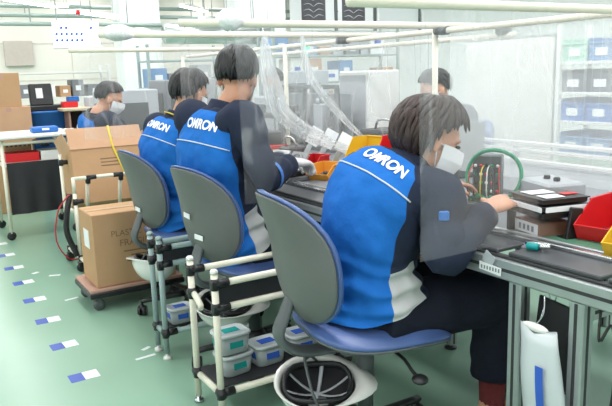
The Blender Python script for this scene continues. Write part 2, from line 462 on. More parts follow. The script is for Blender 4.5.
chair3 = make_chair('grey task chair with blue cushion under the brown-haired worker')
chair3.location = (1.285, 1.765, 0.01); chair3.rotation_euler = (0, 0, math.radians(-10)); bpy.context.view_layer.update()
chair2 = dup(chair3, (1.335, 2.71, 0), math.radians(7), 'grey backed task chair under the black-haired worker, white sticker on its shell')
chair1 = dup(chair3, (1.345, 3.52, 0), math.radians(0), 'grey and blue task chair between blue grey pipe cart and big box on dolly')
chair0 = dup(chair3, (1.65, 5.64, 0), 0, 'task chair hidden behind the strapped open cardboard box')
chairB = dup(chair3, (3.22, 3.42, 0), PI, 'task chair of the worker across the bench behind hazy film')
chairC = dup(chair3, (3.30, 5.95, 0), PI, 'task chair of the capped worker at the far side of the line')
# stickers on two shells
for ch, pos in ((chair2, [(0.015, 0.0), (-0.045, -0.09)]), (chair1, [(-0.04, -0.10)])):
    for (v_, z_) in pos:
        y = v_
        u = y / 0.21; zz = 0.735 + z_; vv = z_ / 0.212
        x = -0.285 - 0.02 * vv - 0.05 * max(0, vv) ** 2 + 0.035 * max(0, -vv) ** 2 + 0.085 * u * u - 0.026
        m = MB(); m.box((x, y, zz), (0.003, 0.055, 0.022), RZ(-3.6 * y) @ RX(0.08), 0.001)
        m.build('sticker', M['paper'], ch)

# ================================================================ SAFETY HELMETS hung under chairs
def make_helmet(label, loc, rz, tilt, hang):
    t = thing('safety_helmet', label, 'helmet', loc, rz, 'white safety helmets hung under the chairs')
    T = RX(tilt)
    def dome(mb, k, off=0.0, lo=0.0):
        rings = []
        for i in range(9):
            a = PI / 2 * (i / 8) * 0.985
            z = -k * 0.125 * math.sin(a); r = math.cos(a)
            rings.append([T @ V((k * 0.135 * r * math.cos(2 * PI * j / 32), k * 0.108 * r * math.sin(2 * PI * j / 32), z + off)) for j in range(32)])
        return rings
    m = MB()
    ro = dome(m, 1.0); ri = dome(m, 0.955)
    # rim with a front peak
    rim = []
    for j in range(32):
        a = 2 * PI * j / 32
        ex = 0.012 + 0.055 * max(0, math.cos(a)) ** 2.5
        rim.append(T @ V(((0.135 + ex) * math.cos(a), (0.108 + 0.012) * math.sin(a), 0.012 - 0.03 * max(0, math.cos(a)) ** 2)))
    rim2 = [p + T @ V((0, 0, 0.006)) for p in rim]
    m.loft(ro[::-1] + [rim, rim2] + ri)
    m.build('helmet_shell', M['helmet'], t)
    m = MB()      # foam liner and suspension straps inside
    prof = []
    for i in range(5):
        a = PI / 2 * i / 5
        prof.append((0.93 * math.cos(a), -0.105 * math.sin(a)))
    m.loft([[T @ V((0.128 * r * math.cos(2 * PI * j / 24), 0.102 * r * math.sin(2 * PI * j / 24), z)) for j in range(24)] for r, z in prof], caps=False)
    m.build('foam_liner', M['blackmat'], t)
    m = MB()
    m.tube([T @ V((0.112 * math.cos(a), 0.088 * math.sin(a), 0.004 + 0.012 * math.sin(3 * a))) for a in [2 * PI * j / 24 for j in range(25)]], [0.008] * 25, 6, False, 1.6)
    m.build('head_band', M['black'], t)
    m = MB()
    for a in (0.3, 1.4, 2.6):
        c, s_ = math.cos(a), math.sin(a)
        m.tube([T @ V((0.11 * c * q, 0.088 * s_ * q, -0.055 * (1 - q * q))) for q in [k / 5 - 1 for k in range(11)]], 0.007, 6, True, 0.4)
    m.build('cradle_strap', M['greybox'], t)
    m = MB()
    hp = V(hang)
    for sg in (-1, 1):
        m.tube(spline([T @ V((0.0, 0.098 * sg, 0.0)), T @ V((-0.02, 0.075 * sg, 0.05)), hp + V((0, 0.015 * sg, -0.03)), hp], 10), 0.005, 6)
    m.build('chin_strap', M['darkgrey'], t)
    return t
def hangpoint(chair, loc, rz):
    p = chair.matrix_basis @ V((-0.22, 0, 0.40)); 
    return Matrix.Rotation(-rz, 3, 'Z') @ (p - V(loc))
for (chx, lb, loc, rz, tl) in ((chair3, 'white helmet hanging upside down beneath the brown-haired worker\'s chair', (1.10, 1.78, 0.30), -.54, 0.42),
                               (chair2, 'white helmet hanging upside down above the milky tubs of the cream cart', (1.19, 2.70, 0.30), -.5, 0.35),
                               (chair1, 'white helmet hanging beside the blue grey cart and the dolly box', (1.13, 3.50, 0.34), 2.0, 0.1)):
    chx.matrix_basis
    make_helmet(lb, loc, rz, tl, hangpoint(chx, loc, rz))

# ================================================================ PIPE CARTS
def joint(mb, p, axes, r=0.0165):
    for ax in axes:
        a = V(p) - V(ax) * 0.022; b = V(p) + V(ax) * 0.022
        if ax[0] == 1: a = V(p); b = V(p) + V((0.055 if p[0] < .3 else -.055, 0, 0))
        mb.rod(a, b, r, 12)
    mb.box(p, (0.03, 0.03, 0.03), bev=0.003)

def pipe_cart(name, label, loc, L, W, pm, zs=0.13, ztop=0.565, zmid=0.47, low=0.03, r=0.0135, hook=True):
    t = thing(name, label, 'cart', loc, 0)
    ex, ey, ez = (1, 0, 0), (0, 1, 0), (0, 0, 1)
    for x in (0, L):
        for y in (0, W):
            p = MB(); p.rod((x, y, low), (x, y, ztop + 0.045), r); o = p.build('post', pm, t)
            c = MB(); c.lathe([(r * 1.12, 0), (r * 1.12, 0.012), (r * .7, 0.018)], 12, (x, y, ztop + 0.04)); c.build('end_cap', M['white'] if pm is M['cream'] else pm, o)
            f = MB(); f.lathe([(0.02, 0), (0.02, 0.012), (0.008, 0.016), (0.008, 0.04)], 12, (x, y, 0)); f.build('foot', M['steel'] if pm is M['cream'] else M['white'], o)
            for zz, axs in ((ztop, (ex, ez)), (zs, (ex, ey, ez)), (zmid, (ez, ex if y == 0 else ey))):
                j = MB(); joint(j, (x, y, zz), axs); j.build('joint', M['black'], o)
    for y in (0, W):
        for z in ((ztop, zmid, zs) if y == 0 else (ztop, zs)):
            p = MB(); p.rod((0.03, y, z), (L - 0.03, y, z), r); p.build('rail', pm, t)
    for x in (0, L):
        for z in (zs,):
            p = MB(); p.rod((x, 0.03, z), (x, W - 0.03, z), r); p.build('cross_rail', pm, t)
    if hook:
        p = MB(); p.tube([(0, W - 0.01, zmid + 0.005), (0.0, W - 0.05, zmid - 0.01), (0.0, W - 0.085, zmid - 0.03), (0.0, W - 0.08, zmid - 0.045)], r * .9, 10); p.build('hook_stub', pm, t)
    MB().box((L / 2, W / 2, zs + 0.017), (L - 0.01, W - 0.02, 0.006), bev=0.001).build('shelf_board', M['blackmat'], t)
    MB().box((L / 2, 0.0, (ztop + zmid) / 2), (L - 0.03, 0.005, ztop - zmid - 0.03), bev=0.001).build('side_board', M['blackmat'], t)
    return t
cartA = pipe_cart('pipe_cart', 'cream pipe cart with black joints and tubs on its black lower shelf', (0.935, 2.215, 0), 0.58, 0.235, M['cream'])
pipe_cart('pipe_cart', 'blue grey pipe cart standing between the two rear task chairs', (0.975, 2.935, 0), 0.50, 0.125, M['bluegrey'], 0.13, 0.545, 0.465, hook=False)

def tub(label, loc, rz, lm, s=1.0, group='milky tubs on the pipe carts'):
    t = thing('storage_tub', label, 'tub', loc, rz, group)
    def rr(hx, hy, z, n=28): return [V((superell(2 * PI * j / n, 5)[0] * hx, superell(2 * PI * j / n, 5)[1] * hy, z)) for j in range(n)]
    m = MB(); m.loft([rr(0.055 * s, 0.045 * s, 0), rr(0.057 * s, 0.047 * s, 0.004), rr(0.064 * s, 0.053 * s, 0.07 * s)]); m.build('tub_body', M['tub'], t)
    m = MB(); m.loft([rr(0.068 * s, 0.057 * s, 0.070 * s), rr(0.069 * s, 0.058 * s, 0.080 * s), rr(0.060 * s, 0.050 * s, 0.083 * s), rr(0.058 * s, 0.048 * s, 0.080 * s)]); ld = m.build('lid', M['tublid'], t)
    MB().box((0, 0, 0.0815 * s), (0.062 * s, 0.04 * s, 0.003), bev=.0008).build('label', lm, ld)
    MB().box((-0.0612 * s, 0, 0.042 * s), (0.002, 0.05 * s, 0.03 * s), RY(-.1), bev=.0005).build('side_label', lm, t)
    MB().box((0, -0.0512 * s, 0.042 * s), (0.055 * s, 0.002, 0.03 * s), RX(-.1), bev=.0005).build('side_label', lm, t)
    return t
zt = 0.151
tub('milky tub with teal label, lower of two stacked on the cream cart', (1.045, 2.33, zt), 0.1, M['labelteal'], 1.05)
tub('milky tub with teal lid label, upper of two stacked on the cream cart', (1.04, 2.335, zt + 0.088), 0.02, M['labelteal'], 1.05)
tub('milky tub with blue label beside the teal pair on the cream cart', (1.20, 2.34, zt), 0.05, M['labelblue'], 1.08)
tub('milky tub with blue label at the chair end of the cream cart shelf', (1.37, 2.35, zt), 0.0, M['labelblue'], 1.08)
tub('milky tub with blue label alone on the blue grey cart', (1.075, 3.0, zt), 0.0, M['labelblue'], 0.95)

# ================================================================ BIG BOX ON DOLLY, STRAPPED BOX ON CREAM CART
t = thing('platform_dolly', 'low flat dolly with pinkish deck under the big closed box', 'dolly', (0.85, 3.815, 0))
MB().box((0.27, 0.17, 0.125), (0.56, 0.38, 0.02), bev=.004).build('deck', M['wood'], t)
MB().box((0.27, 0.17, 0.098), (0.57, 0.39, 0.034), bev=.006).build('bumper_frame', M['black'], t)
for x in (0.04, 0.5):
    for y in (0.02, 0.32):
        m = MB(); m.lathe([(0.012, -0.014), (0.032, -0.013), (0.035, -0.006), (0.035, 0.006), (0.032, 0.013), (0.012, 0.014)], 18, (x, y, 0.035), True, RX(PI / 2))
        m.box((x, y + .02, 0.06), (0.03, 0.004, 0.06)); m.box((x, y - .02, 0.06), (0.03, 0.004, 0.06)); m.box((x, y, 0.081), (0.05, 0.05, 0.006))
        m.build('wheel', M['darkgrey'], t)
t = thing('cardboard_box', 'big closed tan box with printing and a white label, standing on the dolly', 'box', (0.885, 3.815, 0.137))
MB().box((0.24, 0.155, 0.215), (0.48, 0.31, 0.43), bev=.004).build('carton', M['card'], t)
MB().box((0.24, 0.155, 0.4315), (0.47, 0.05, 0.002), bev=.0005).build('tape_strip', mat('clear brown tape', (196, 166, 132), 0.3), t)
MB().box((-0.001, 0.155, 0.27), (0.002, 0.12, 0.11), bev=.0005).build('paper_label', M['paper'], t)
for txt, z, s_, xx in (('PLASTIC PAN', 0.305, 0.05, 0.25), ('FRAGILE', 0.245, 0.055, 0.25)):
    vs, fs = text_mesh(txt, s_, 0.0004)
    m = MB(); m.M = Matrix.Translation((xx, -0.0006, z)) @ Matrix.Rotation(PI / 2, 4, 'X'); m.add(vs, fs, True); m.build('printing', M['ink'], t)
m = MB()
for z, w in ((0.195, 0.20), (0.168, 0.12), (0.135, 0.17)): m.box((0.27, -0.0003, z), (w, 0.001, 0.008), bev=.0002)
m.build('printed_line', M['ink'], t)

t = thing('pipe_cart', 'cream pipe cart holding the strapped cardboard box, red cable at its side', 'cart', (1.0, 4.72, 0))
ex, ey, ez = (1, 0, 0), (0, 1, 0), (0, 0, 1)
for (x, y, z1) in ((0, 0, 0.56), (0.06, -0.12, 0.40), (0.60, 0, 0.56), (0, 0.35, 0.80), (0.60, 0.35, 0.80)):
    p = MB(); p.rod((x, y, 0.07), (x, y, z1), 0.0135); o = p.build('post', M['cream'], t)
    for zz in (0.10, z1 - .06):
        j = MB(); joint(j, (x, y, zz), (ez, ex)); j.build('joint', M['black'], o)
    m = MB(); m.lathe([(0.01, -0.012), (0.03, -0.012), (0.034, 0), (0.03, 0.012), (0.01, 0.012)], 16, (x, y, 0.034), True, RX(PI / 2)); m.box((x, y, 0.065), (0.045, 0.04, 0.012)); m.build('castor', M['black'], o)
for a, b in (((0.0, -0.12, 0.36), (0.06, -0.12, 0.36)), ((0, 0, 0.66), (0.60, 0, 0.66)), ((0, 0, 0.10), (0.6, 0, 0.10)), ((0, 0.35, 0.10), (0.6, 0.35, 0.10)), ((0, 0, 0.42), (0.6, 0, 0.42)), ((0, 0.35, 0.42), (0.6, 0.35, 0.42)),
             ((0, 0, 0.10), (0, 0.35, 0.10)), ((0.6, 0, 0.10), (0.6, 0.35, 0.10)), ((0, 0, 0.42), (0, 0.35, 0.42)), ((0.6, 0, 0.42), (0.6, 0.35, 0.42)),
             ((0.10, 0.02, 0.66), (0.10, 0.10, 0.41)), ((0.33, 0.02, 0.66), (0.33, 0.10, 0.41)), ((0, -0.12, 0.1), (0.0, 0, 0.1)), ((0.0, 0, 0.56), (0.0, 0, 0.67)), ((0.6, 0, 0.56), (0.6, 0, 0.67)), ((0.06, -0.12, 0.1), (0.06, 0, 0.1))):
    p = MB(); p.rod(a, b, 0.0135); p.build('rail', M['cream'], t)
for x in (0.10, 0.33):
    j = MB(); joint(j, (x, 0.0, 0.66), (ex,)); j.rod((x, 0, 0.665), (x, 0.012, 0.62), 0.018); j.build('joint', M['black'], t)
m = MB(); m.tube(spline([(-0.03, 0.03, 0.55), (-0.12, 0.0, 0.45), (-0.15, 0.0, 0.25), (-0.08, 0.02, 0.11), (0.0, 0.02, 0.09)], 16), 0.005, 8); m.build('red_cable', M['wire red'], t)
m = MB(); m.tube(spline([(-0.02, 0.05, 0.55), (-0.06, 0.02, 0.42), (-0.07, 0.02, 0.28), (-0.02, 0.0, 0.12)], 16), 0.02, 8); m.build('black_hose', M['black'], t)
# the box leans back on the sloped rails, top flap half open
t = thing('cardboard_box', 'large tan box with open flap and yellow strap, tilted on the cream cart', 'box', (1.05, 4.86, 0.455))
T = RX(-0.25)
m = MB()
w, d, h = 0.53, 0.34, 0.40
for c, s_ in (((w / 2, 0, h / 2), (w, 0.008, h)), ((w / 2, d, h / 2), (w, 0.008, h)), ((0, d / 2, h / 2), (0.008, d, h)), ((w, d / 2, h / 2), (0.008, d, h)), ((w / 2, d / 2, 0.004), (w, d, 0.008))):
    m.box(T @ V(c), s_, T, 0.002)
m.build('carton', M['card'], t)
m = MB(); m.box(T @ V((w / 2, -0.005, h + 0.0)) + RX(-0.55) @ V((0, 0, 0.075)), (w + .01, 0.007, 0.17), RX(-0.55), 0.002); m.build('front_flap', M['card2'], t)
m = MB(); m.box(T @ V((w / 2, d, h)) + RX(-1.2) @ V((0, 0, 0.07)), (w, 0.007, 0.16), RX(-1.2), 0.002); m.build('rear_flap', M['card2'], t)
for sg, x in ((-1, 0), (1, w)):
    m = MB(); m.box(T @ V((x, d / 2, h)) + RY(sg * 0.35) @ V((0, 0, 0.06)), (0.007, d - .03, 0.13), T @ RY(sg * 0.35), 0.002)
    m.build('side_flap', M['card2'], t)
m = MB(); pth = [T @ V((0.30, -0.006, h)) + RX(-0.55) @ V((0, -0.006, 0.165)), T @ V((0.30, -0.009, h)), T @ V((0.36, -0.009, 0.2)), T @ V((0.40, -0.009, 0.03))]
m.tube(pth, 0.008, 6, True, 0.4); m.build('yellow_strap', M['wire yellow'], t)
m = MB()
for z in (0.31, 0.285, 0.26): m.box(T @ V((0.28, -0.0046, z)), (0.16, 0.001, 0.009), T, .0002)
m.build('printed_line', M['ink'], t)

# ================================================================ WORKBENCH (one continuous line)
YB0, YB1 = 0.35, 4.62
t = thing('workbench', 'long aluminium framed assembly bench with dark conveyor belts', 'workbench', (0, 0, 0))
XB = 1.465
def profile(mb, a, b, w=0.045, h=0.045, slot=True):
    a = V(a); b = V(b); c = (a + b) / 2; d = b - a; L_ = d.length; d.normalize()
    if abs(d.z) > .9: R_ = Matrix.Identity(3); size = (w, w, L_)
    elif abs(d.y) > .9: R_ = Matrix.Identity(3); size = (w, L_, h)
    else: R_ = Matrix.Identity(3); size = (L_, w, h)
    mb.mat = 0; mb.box(c, size, R_, 0.004)
    if slot:
        mb.mat = 1
        if abs(d.z) > .9:
            for dx, dy in ((-1, 0), (0, -1)): mb.box(c + V((dx * w / 2, dy * w / 2, 0)), (0.010 if dy else 0.002, 0.010 if dx else 0.002, L_ * .98), None, 0.0005)
        elif abs(d.y) > .9: mb.box(c + V((-w / 2, 0, 0)), (0.002, L_ * .99, 0.010), None, .0005)
        else: mb.box(c + V((0, -w / 2, 0)), (L_ * .98, 0.002, 0.010), None, .0005)
        mb.mat = 0
am = [M['alu'], M['slot']]
m = MB(); profile(m, (XB, YB0, 0.745), (XB, YB1, 0.745), 0.045, 0.06); m.build('front_beam', am, t)
m = MB(); profile(m, (2.16, YB0, 0.745), (2.16, YB1, 0.745), 0.045, 0.06); m.build('rear_beam', am, t)
m = MB(); profile(m, (XB + .02, YB0, 0.20), (XB + .02, YB0 + .6, 0.20), 0.04, 0.04, False)
for y in (1.06, 1.265, 2.25, 3.2, 4.15, 4.58):
    for x in (XB + 0.01, 2.15):
        m = MB(); profile(m, (x, y, 0.02), (x, y, 0.715)); 
        o = m.build('leg', am, t)
        f = MB(); f.lathe([(0.03, 0), (0.03, 0.008), (0.01, 0.012), (0.01, 0.03)], 12, (x, y, 0)); f.build('leveling_foot', M['black'], o)
    if y != 1.265:
        m = MB(); profile(m, (XB + .03, y, 0.68), (2.13, y, 0.68)); m.build('cross_beam', am, t)
m = MB(); profile(m, (XB + .03, 1.06, 0.32), (2.13, 1.06, 0.32), .035, .035); m.build('lower_rail', M['black'] and [M['black'], M['slot']], t)
m = MB(); m.box(((XB + 2.16) / 2 + .06, (YB0 + YB1) / 2, 0.782), (0.62, YB1 - YB0, 0.014), None, .003); m.build('table_top', M['midgrey'], t)
m = MB(); m.box((1.90, 0.9, 0.791), (0.42, 0.95, 0.004), None, .001); m.build('green_mat', M['matgreen'], t)
# dark belts edging the front, split in sections
for k, (y0, y1) in enumerate(((0.36, 0.98), (1.0, 1.30), (1.34, 2.2), (2.24, 3.1), (3.15, 4.1), (4.15, 4.6))):
    m = MB(); m.box((XB + 0.055, (y0 + y1) / 2, 0.789), (0.115, y1 - y0, 0.012), None, .003); m.build('conveyor_belt', M['belt'], t)
m = MB(); m.box((XB + 0.135, 2.48, 0.797), (0.02, 4.22, 0.022), None, .003); m.build('guide_rail', M['steel'], t)
m = MB(); m.box((XB + 0.195, 2.48, 0.794), (0.012, 4.22, 0.012), None, .003); m.build('guide_rail', M['alu'], t)
m = MB(); m.box((XB - 0.0, 2.48, 0.779), (0.02, 4.22, 0.008), None, .002); m.build('edge_strip', M['slot'], t)
# cable along the leg
m = MB(); m.tube(spline([(1.50, 1.02, 0.70), (1.47, 1.0, 0.62), (1.50, 0.985, 0.66), (1.52, 0.985, 0.5), (1.50, 0.985, 0.33), (1.53, 0.98, 0.12), (1.52, 0.98, 0.02)], 30), 0.004, 6); m.build('cable', M['black'], t)

t2 = thing('workbench', 'short grey bench of the worker bending behind the strapped box', 'workbench', (0, 0, 0))
m = MB(); m.box((2.0, 5.80, 0.775), (0.62, 1.0, 0.03), None, .004); m.build('table_top', M['midgrey'], t2)
for y in (5.35, 6.25):
    for x in (1.74, 2.26):
        m = MB(); profile(m, (x, y, 0.0), (x, y, 0.76)); m.build('leg', am, t2)
t2 = thing('workbench', 'opposite assembly bench with white rails beyond the hanging film', 'workbench', (0, 0, 0))
m = MB(); m.box((2.66, 2.95, 0.77), (0.75, 5.3, 0.03), None, .004); m.build('table_top', M['midgrey'], t2)
for y in (0.5, 2.0, 3.5, 5.4):
    for x in (2.34, 2.98):
        m = MB(); profile(m, (x, y, 0.0), (x, y, 0.755)); m.build('leg', am, t2)
for x, z in ((2.97, 0.86), (2.97, 0.90), (2.92, 0.81)):
    m = MB(); m.box((x, 2.6, z), (0.03, 4.4, 0.022), None, .004); m.build('rail', M['white'], t2)
for y in (0.6, 1.6, 2.6, 3.6, 4.6):
    m = MB(); m.box((2.97, y, 0.83), (0.02, 0.03, 0.1), None, .003); m.build('rail_bracket', M['alu'], t2)

# ================================================================ OVERHEAD PIPE FRAME + FILMS
t = thing('overhead_pipework', 'cream overhead pipe frame carrying the clear films above the bench', 'pipe frame', (0, 0, 0))
def opipe(a, b, nm='pipe', r=0.0135): p = MB(); p.rod(a, b, r); p.build(nm, M['cream'], t)
ZP = 1.49
opipe((0.96, 1.36, ZP - .005), (2.75, 1.36, ZP - .005), 'cross_pipe')
opipe((0.92, 2.36, 1.512), (2.60, 2.36, 1.512), 'cross_pipe', 0.015)
opipe((0.84, 3.15, 1.52), (2.60, 3.15, 1.52), 'cross_pipe')
opipe((0.96, 3.45, 1.545), (2.2, 3.45, 1.545), 'cross_pipe')
opipe((0.96, 4.3, 1.50), (2.2, 4.3, 1.50), 'cross_pipe')
opipe((2.20, 0.6, ZP), (2.20, 5.5, ZP), 'line_pipe')
opipe((2.60, 2.3, 1.47), (2.60, 5.5, 1.47), 'line_pipe')
for y in (1.36, 2.36, 3.75, 4.25, 5.5):
    opipe((2.17, y + .03, 0.70), (2.17, y + .03, ZP), 'upright')
for p in ((2.20, 1.36, ZP - .02), (2.20, 2.36, ZP), (2.20, 3.15, ZP), (2.20, 4.3, ZP), (2.6, 2.36, 1.49)):
    j = MB(); joint(j, p, ((1, 0, 0), (0, 1, 0)), 0.019); j.build('joint', M['darkgrey'], t)

def film(name, label, p0, p1, z0, z1, material, sag=0.0, amp=0.012, seed=0, gather=0.0, bend=None, nu=60, nv=40):
    p0 = V(p0); p1 = V(p1); d = (p1 - p0); n = V((-d.y, d.x)).normalized()
    m = MB()
    def fn(u, v):
        z = z1 + (z0 - z1) * v
        uu = u
        if bend: uu = bend(u, v)
        q = p0 + d * uu
        w = amp * (0.3 + v) * (math.sin(uu * 7 + seed + 1.5 * v) + 0.4 * math.sin(uu * 15 + seed * 2 - 4 * v)) + 0.02 * noise.noise(V((uu * 3, v * 2, seed)))
        zz = z + (gather(u, v) if gather else 0)
        return V((q.x + n.x * w, q.y + n.y * w, zz))
    m.grid(fn, nu, nv)
    o = m.build(name, material)
    return tag(o, label, 'plastic film', 'clear films hung from the pipe frame')
film('plastic_film', 'clear film hanging in front of the brown-haired worker\'s face and arm', (1.185, 1.36), (2.35, 1.36), 0.80, ZP + 0.01, FILM_NEAR, seed=1, amp=.006)
def bend2(u, v): return u
def gather2(u, v):
    return v * interp([(0, 0), (.10, 0.0), (.22, .24), (.5, .30), (.8, .26), (1, .20)], u)
film('plastic_film', 'creased clear film hanging beside the black-haired worker\'s head and arm', (1.14, 2.36), (2.15, 2.36), 0.82, 1.525, FILM_MID, seed=4, amp=.010, bend=lambda u, v: u * (1 - 0.0 * v), gather=gather2)
film('plastic_film', 'clear film hanging beyond the worker seated by the yellow collar', (1.22, 3.15), (2.15, 3.15), 0.86, 1.53, FILM_NEAR, seed=7, amp=.010)
film('plastic_film', 'clear film hanging before the farthest bench seat', (1.0, 4.3), (2.15, 4.3), 0.95, 1.51, FILM_MID, seed=11, amp=.012)
film('plastic_film', 'long hazy film hanging along the rear of the bench', (2.20, 0.6), (2.20, 2.32), 0.86, 1.50, FILM_HAZY, seed=5, amp=.012)
film('plastic_film', 'hazy film hanging along the rear of the line by the clear trays', (2.20, 2.42), (2.20, 5.45), 0.90, 1.50, FILM_REAR, seed=9, amp=.014, nu=120)
# gathered swags of spare film hanging in diagonal folds
def swag(label, P, r, seed, mt):
    m = MB(); pts = spline(P, 26); rings = []
    for i, p in enumerate(pts):
        f = i / 26; rr = r * (0.35 + 0.9 * math.sin(PI * min(1, f * 1.1)) + 0.3 * f)
        dd = (pts[min(26, i + 1)] - pts[max(0, i - 1)]).normalized(); a, b = frame_from(dd)
        rings.append([p + (a * math.cos(q) + b * math.sin(q) * 0.5) * rr * (1 + 0.35 * math.sin(q * 5 + seed + f * 2) + 0.2 * noise.noise(V((math.cos(q) * 2, math.sin(q) * 2, f * 3 + seed)))) for q in [2 * PI * k / 30 for k in range(30)]])
    m.loft(rings, caps=False)
    return solo(m, 'film_swag', mt, label, 'plastic film', group='gathered folds of clear film')
FILM_SWAG = film_mat('gathered plastic film', 0.10, 0.6, 0.25, 1.7, 1.6)
swag('gathered fold of clear film sweeping down toward the white tilted cards', [(1.66, 3.1, 1.51), (1.68, 3.1, 1.30), (1.76, 3.08, 1.10), (1.98, 3.02, 0.95), (2.12, 2.96, 0.90)], 0.05, 1.0, FILM_SWAG)
swag('thin twisted fold of clear film beside the gathered one', [(1.80, 2.96, 1.51), (1.84, 2.95, 1.30), (2.0, 2.9, 1.08), (2.15, 2.86, 0.94)], 0.022, 3.0, FILM_SWAG)
# bundled white plastic tied to pipe ends
def bundle(label, c, s):
    m = MB(); rings = []
    for i in range(1, 14):
        a = PI * i / 14
        rings.append([V(c) + V((s[0] * math.sin(a) * math.cos(q) * (1 + .5 * noise.noise(V((math.cos(q) * 3, math.sin(q) * 2, i * .4 + c[1])))), s[1] * math.sin(a) * math.sin(q), -s[2] * math.cos(a) * (1 + .25 * noise.noise(V((math.cos(q) * 3, math.sin(q) * 3, c[0])))))) for q in [2 * PI * k / 22 for k in range(22)]])
    m.loft(rings)
    solo(m, 'plastic_bundle', M['bundle'], label, 'plastic bundle', group='crumpled plastic tied to the pipes')
bundle('crumpled white plastic bundle tied on the pipe above the black-haired worker', (1.12, 2.36, 1.525), (0.05, 0.045, 0.04))
bundle('crumpled white plastic bundle tied on the pipe end by the bright notice board', (0.93, 3.15, 1.53), (0.075, 0.05, 0.035))
bundle('small crumpled plastic bundle tied on the middle pipe end', (1.13, 3.45, 1.55), (0.06, 0.045, 0.025))

# ================================================================ PEOPLE
def hand_geo(mb, wrist, d, palm, thumb_side, curl=0.5, r=0.0085, fat=0.0, spread=0.12, fist=0.0):
    """wrist point, d = pointing direction, palm = palm normal, thumb_side = direction to thumb"""
    d = V(d).normalized(); palm = V(palm); palm = (palm - d * palm.dot(d)).normalized()
    sd = V(thumb_side); sd = (sd - d * sd.dot(d) - palm * sd.dot(palm)).normalized()
    w = V(wrist); rings = []
    for f, hw, ht in ((-0.035, 0.026, 0.02), (0.0, 0.029, 0.019), (0.03, 0.037, 0.018), (0.065, 0.043, 0.016), (0.09, 0.041, 0.014), (0.098, 0.034, 0.008)):
        c = w + d * f
        rings.append([c + sd * (hw + fat) * math.cos(q) + palm * (ht + fat) * math.sin(q) for q in [2 * PI * k / 16 for k in range(16)]])
    mb.loft(rings)
    for k, (off, ln) in enumerate(((0.032, 0.072), (0.011, 0.080), (-0.011, 0.075), (-0.032, 0.058))):
        base = w + d * 0.085 + sd * off
        dd = (d + sd * off * spread * 12).normalized()
        pts = [base - dd * 0.03, base]; cur = base; a = 0.15 + curl * 0.35 + k * 0.05
        for q, fr in enumerate((0.45, 0.32, 0.27)):
            dirv = dd * math.cos(a) + palm * math.sin(a)
            cur = cur + dirv * ln * fr; pts.append(cur.copy()); a += curl * (0.75 + 0.1 * k)
        mb.tube(spline(pts, 12), [(r + fat) * (1.05 - 0.25 * i / 12) for i in range(13)], 10)
        mb.ell(cur, [(r + fat) * .8] * 3, None, 8, 6)
    b = w + d * 0.025 + sd * 0.025
    tp = [b, b + (d * .5 + sd * .8 + palm * .2).normalized() * 0.035, b + (d * .5 + sd * .8 + palm * .2).normalized() * 0.035 + (d * .9 + sd * .3 + palm * .45).normalized() * 0.03]
    tp.append(tp[-1] + (d * .9 + sd * 0.05 + palm * .5).normalized() * 0.026)
    mb.tube(spline(tp, 10), [(r + fat) * (1.45 - 0.45 * i / 10) for i in range(11)], 10)
    mb.ell(tp[-1], [(r + fat) * .95] * 3, None, 8, 6)

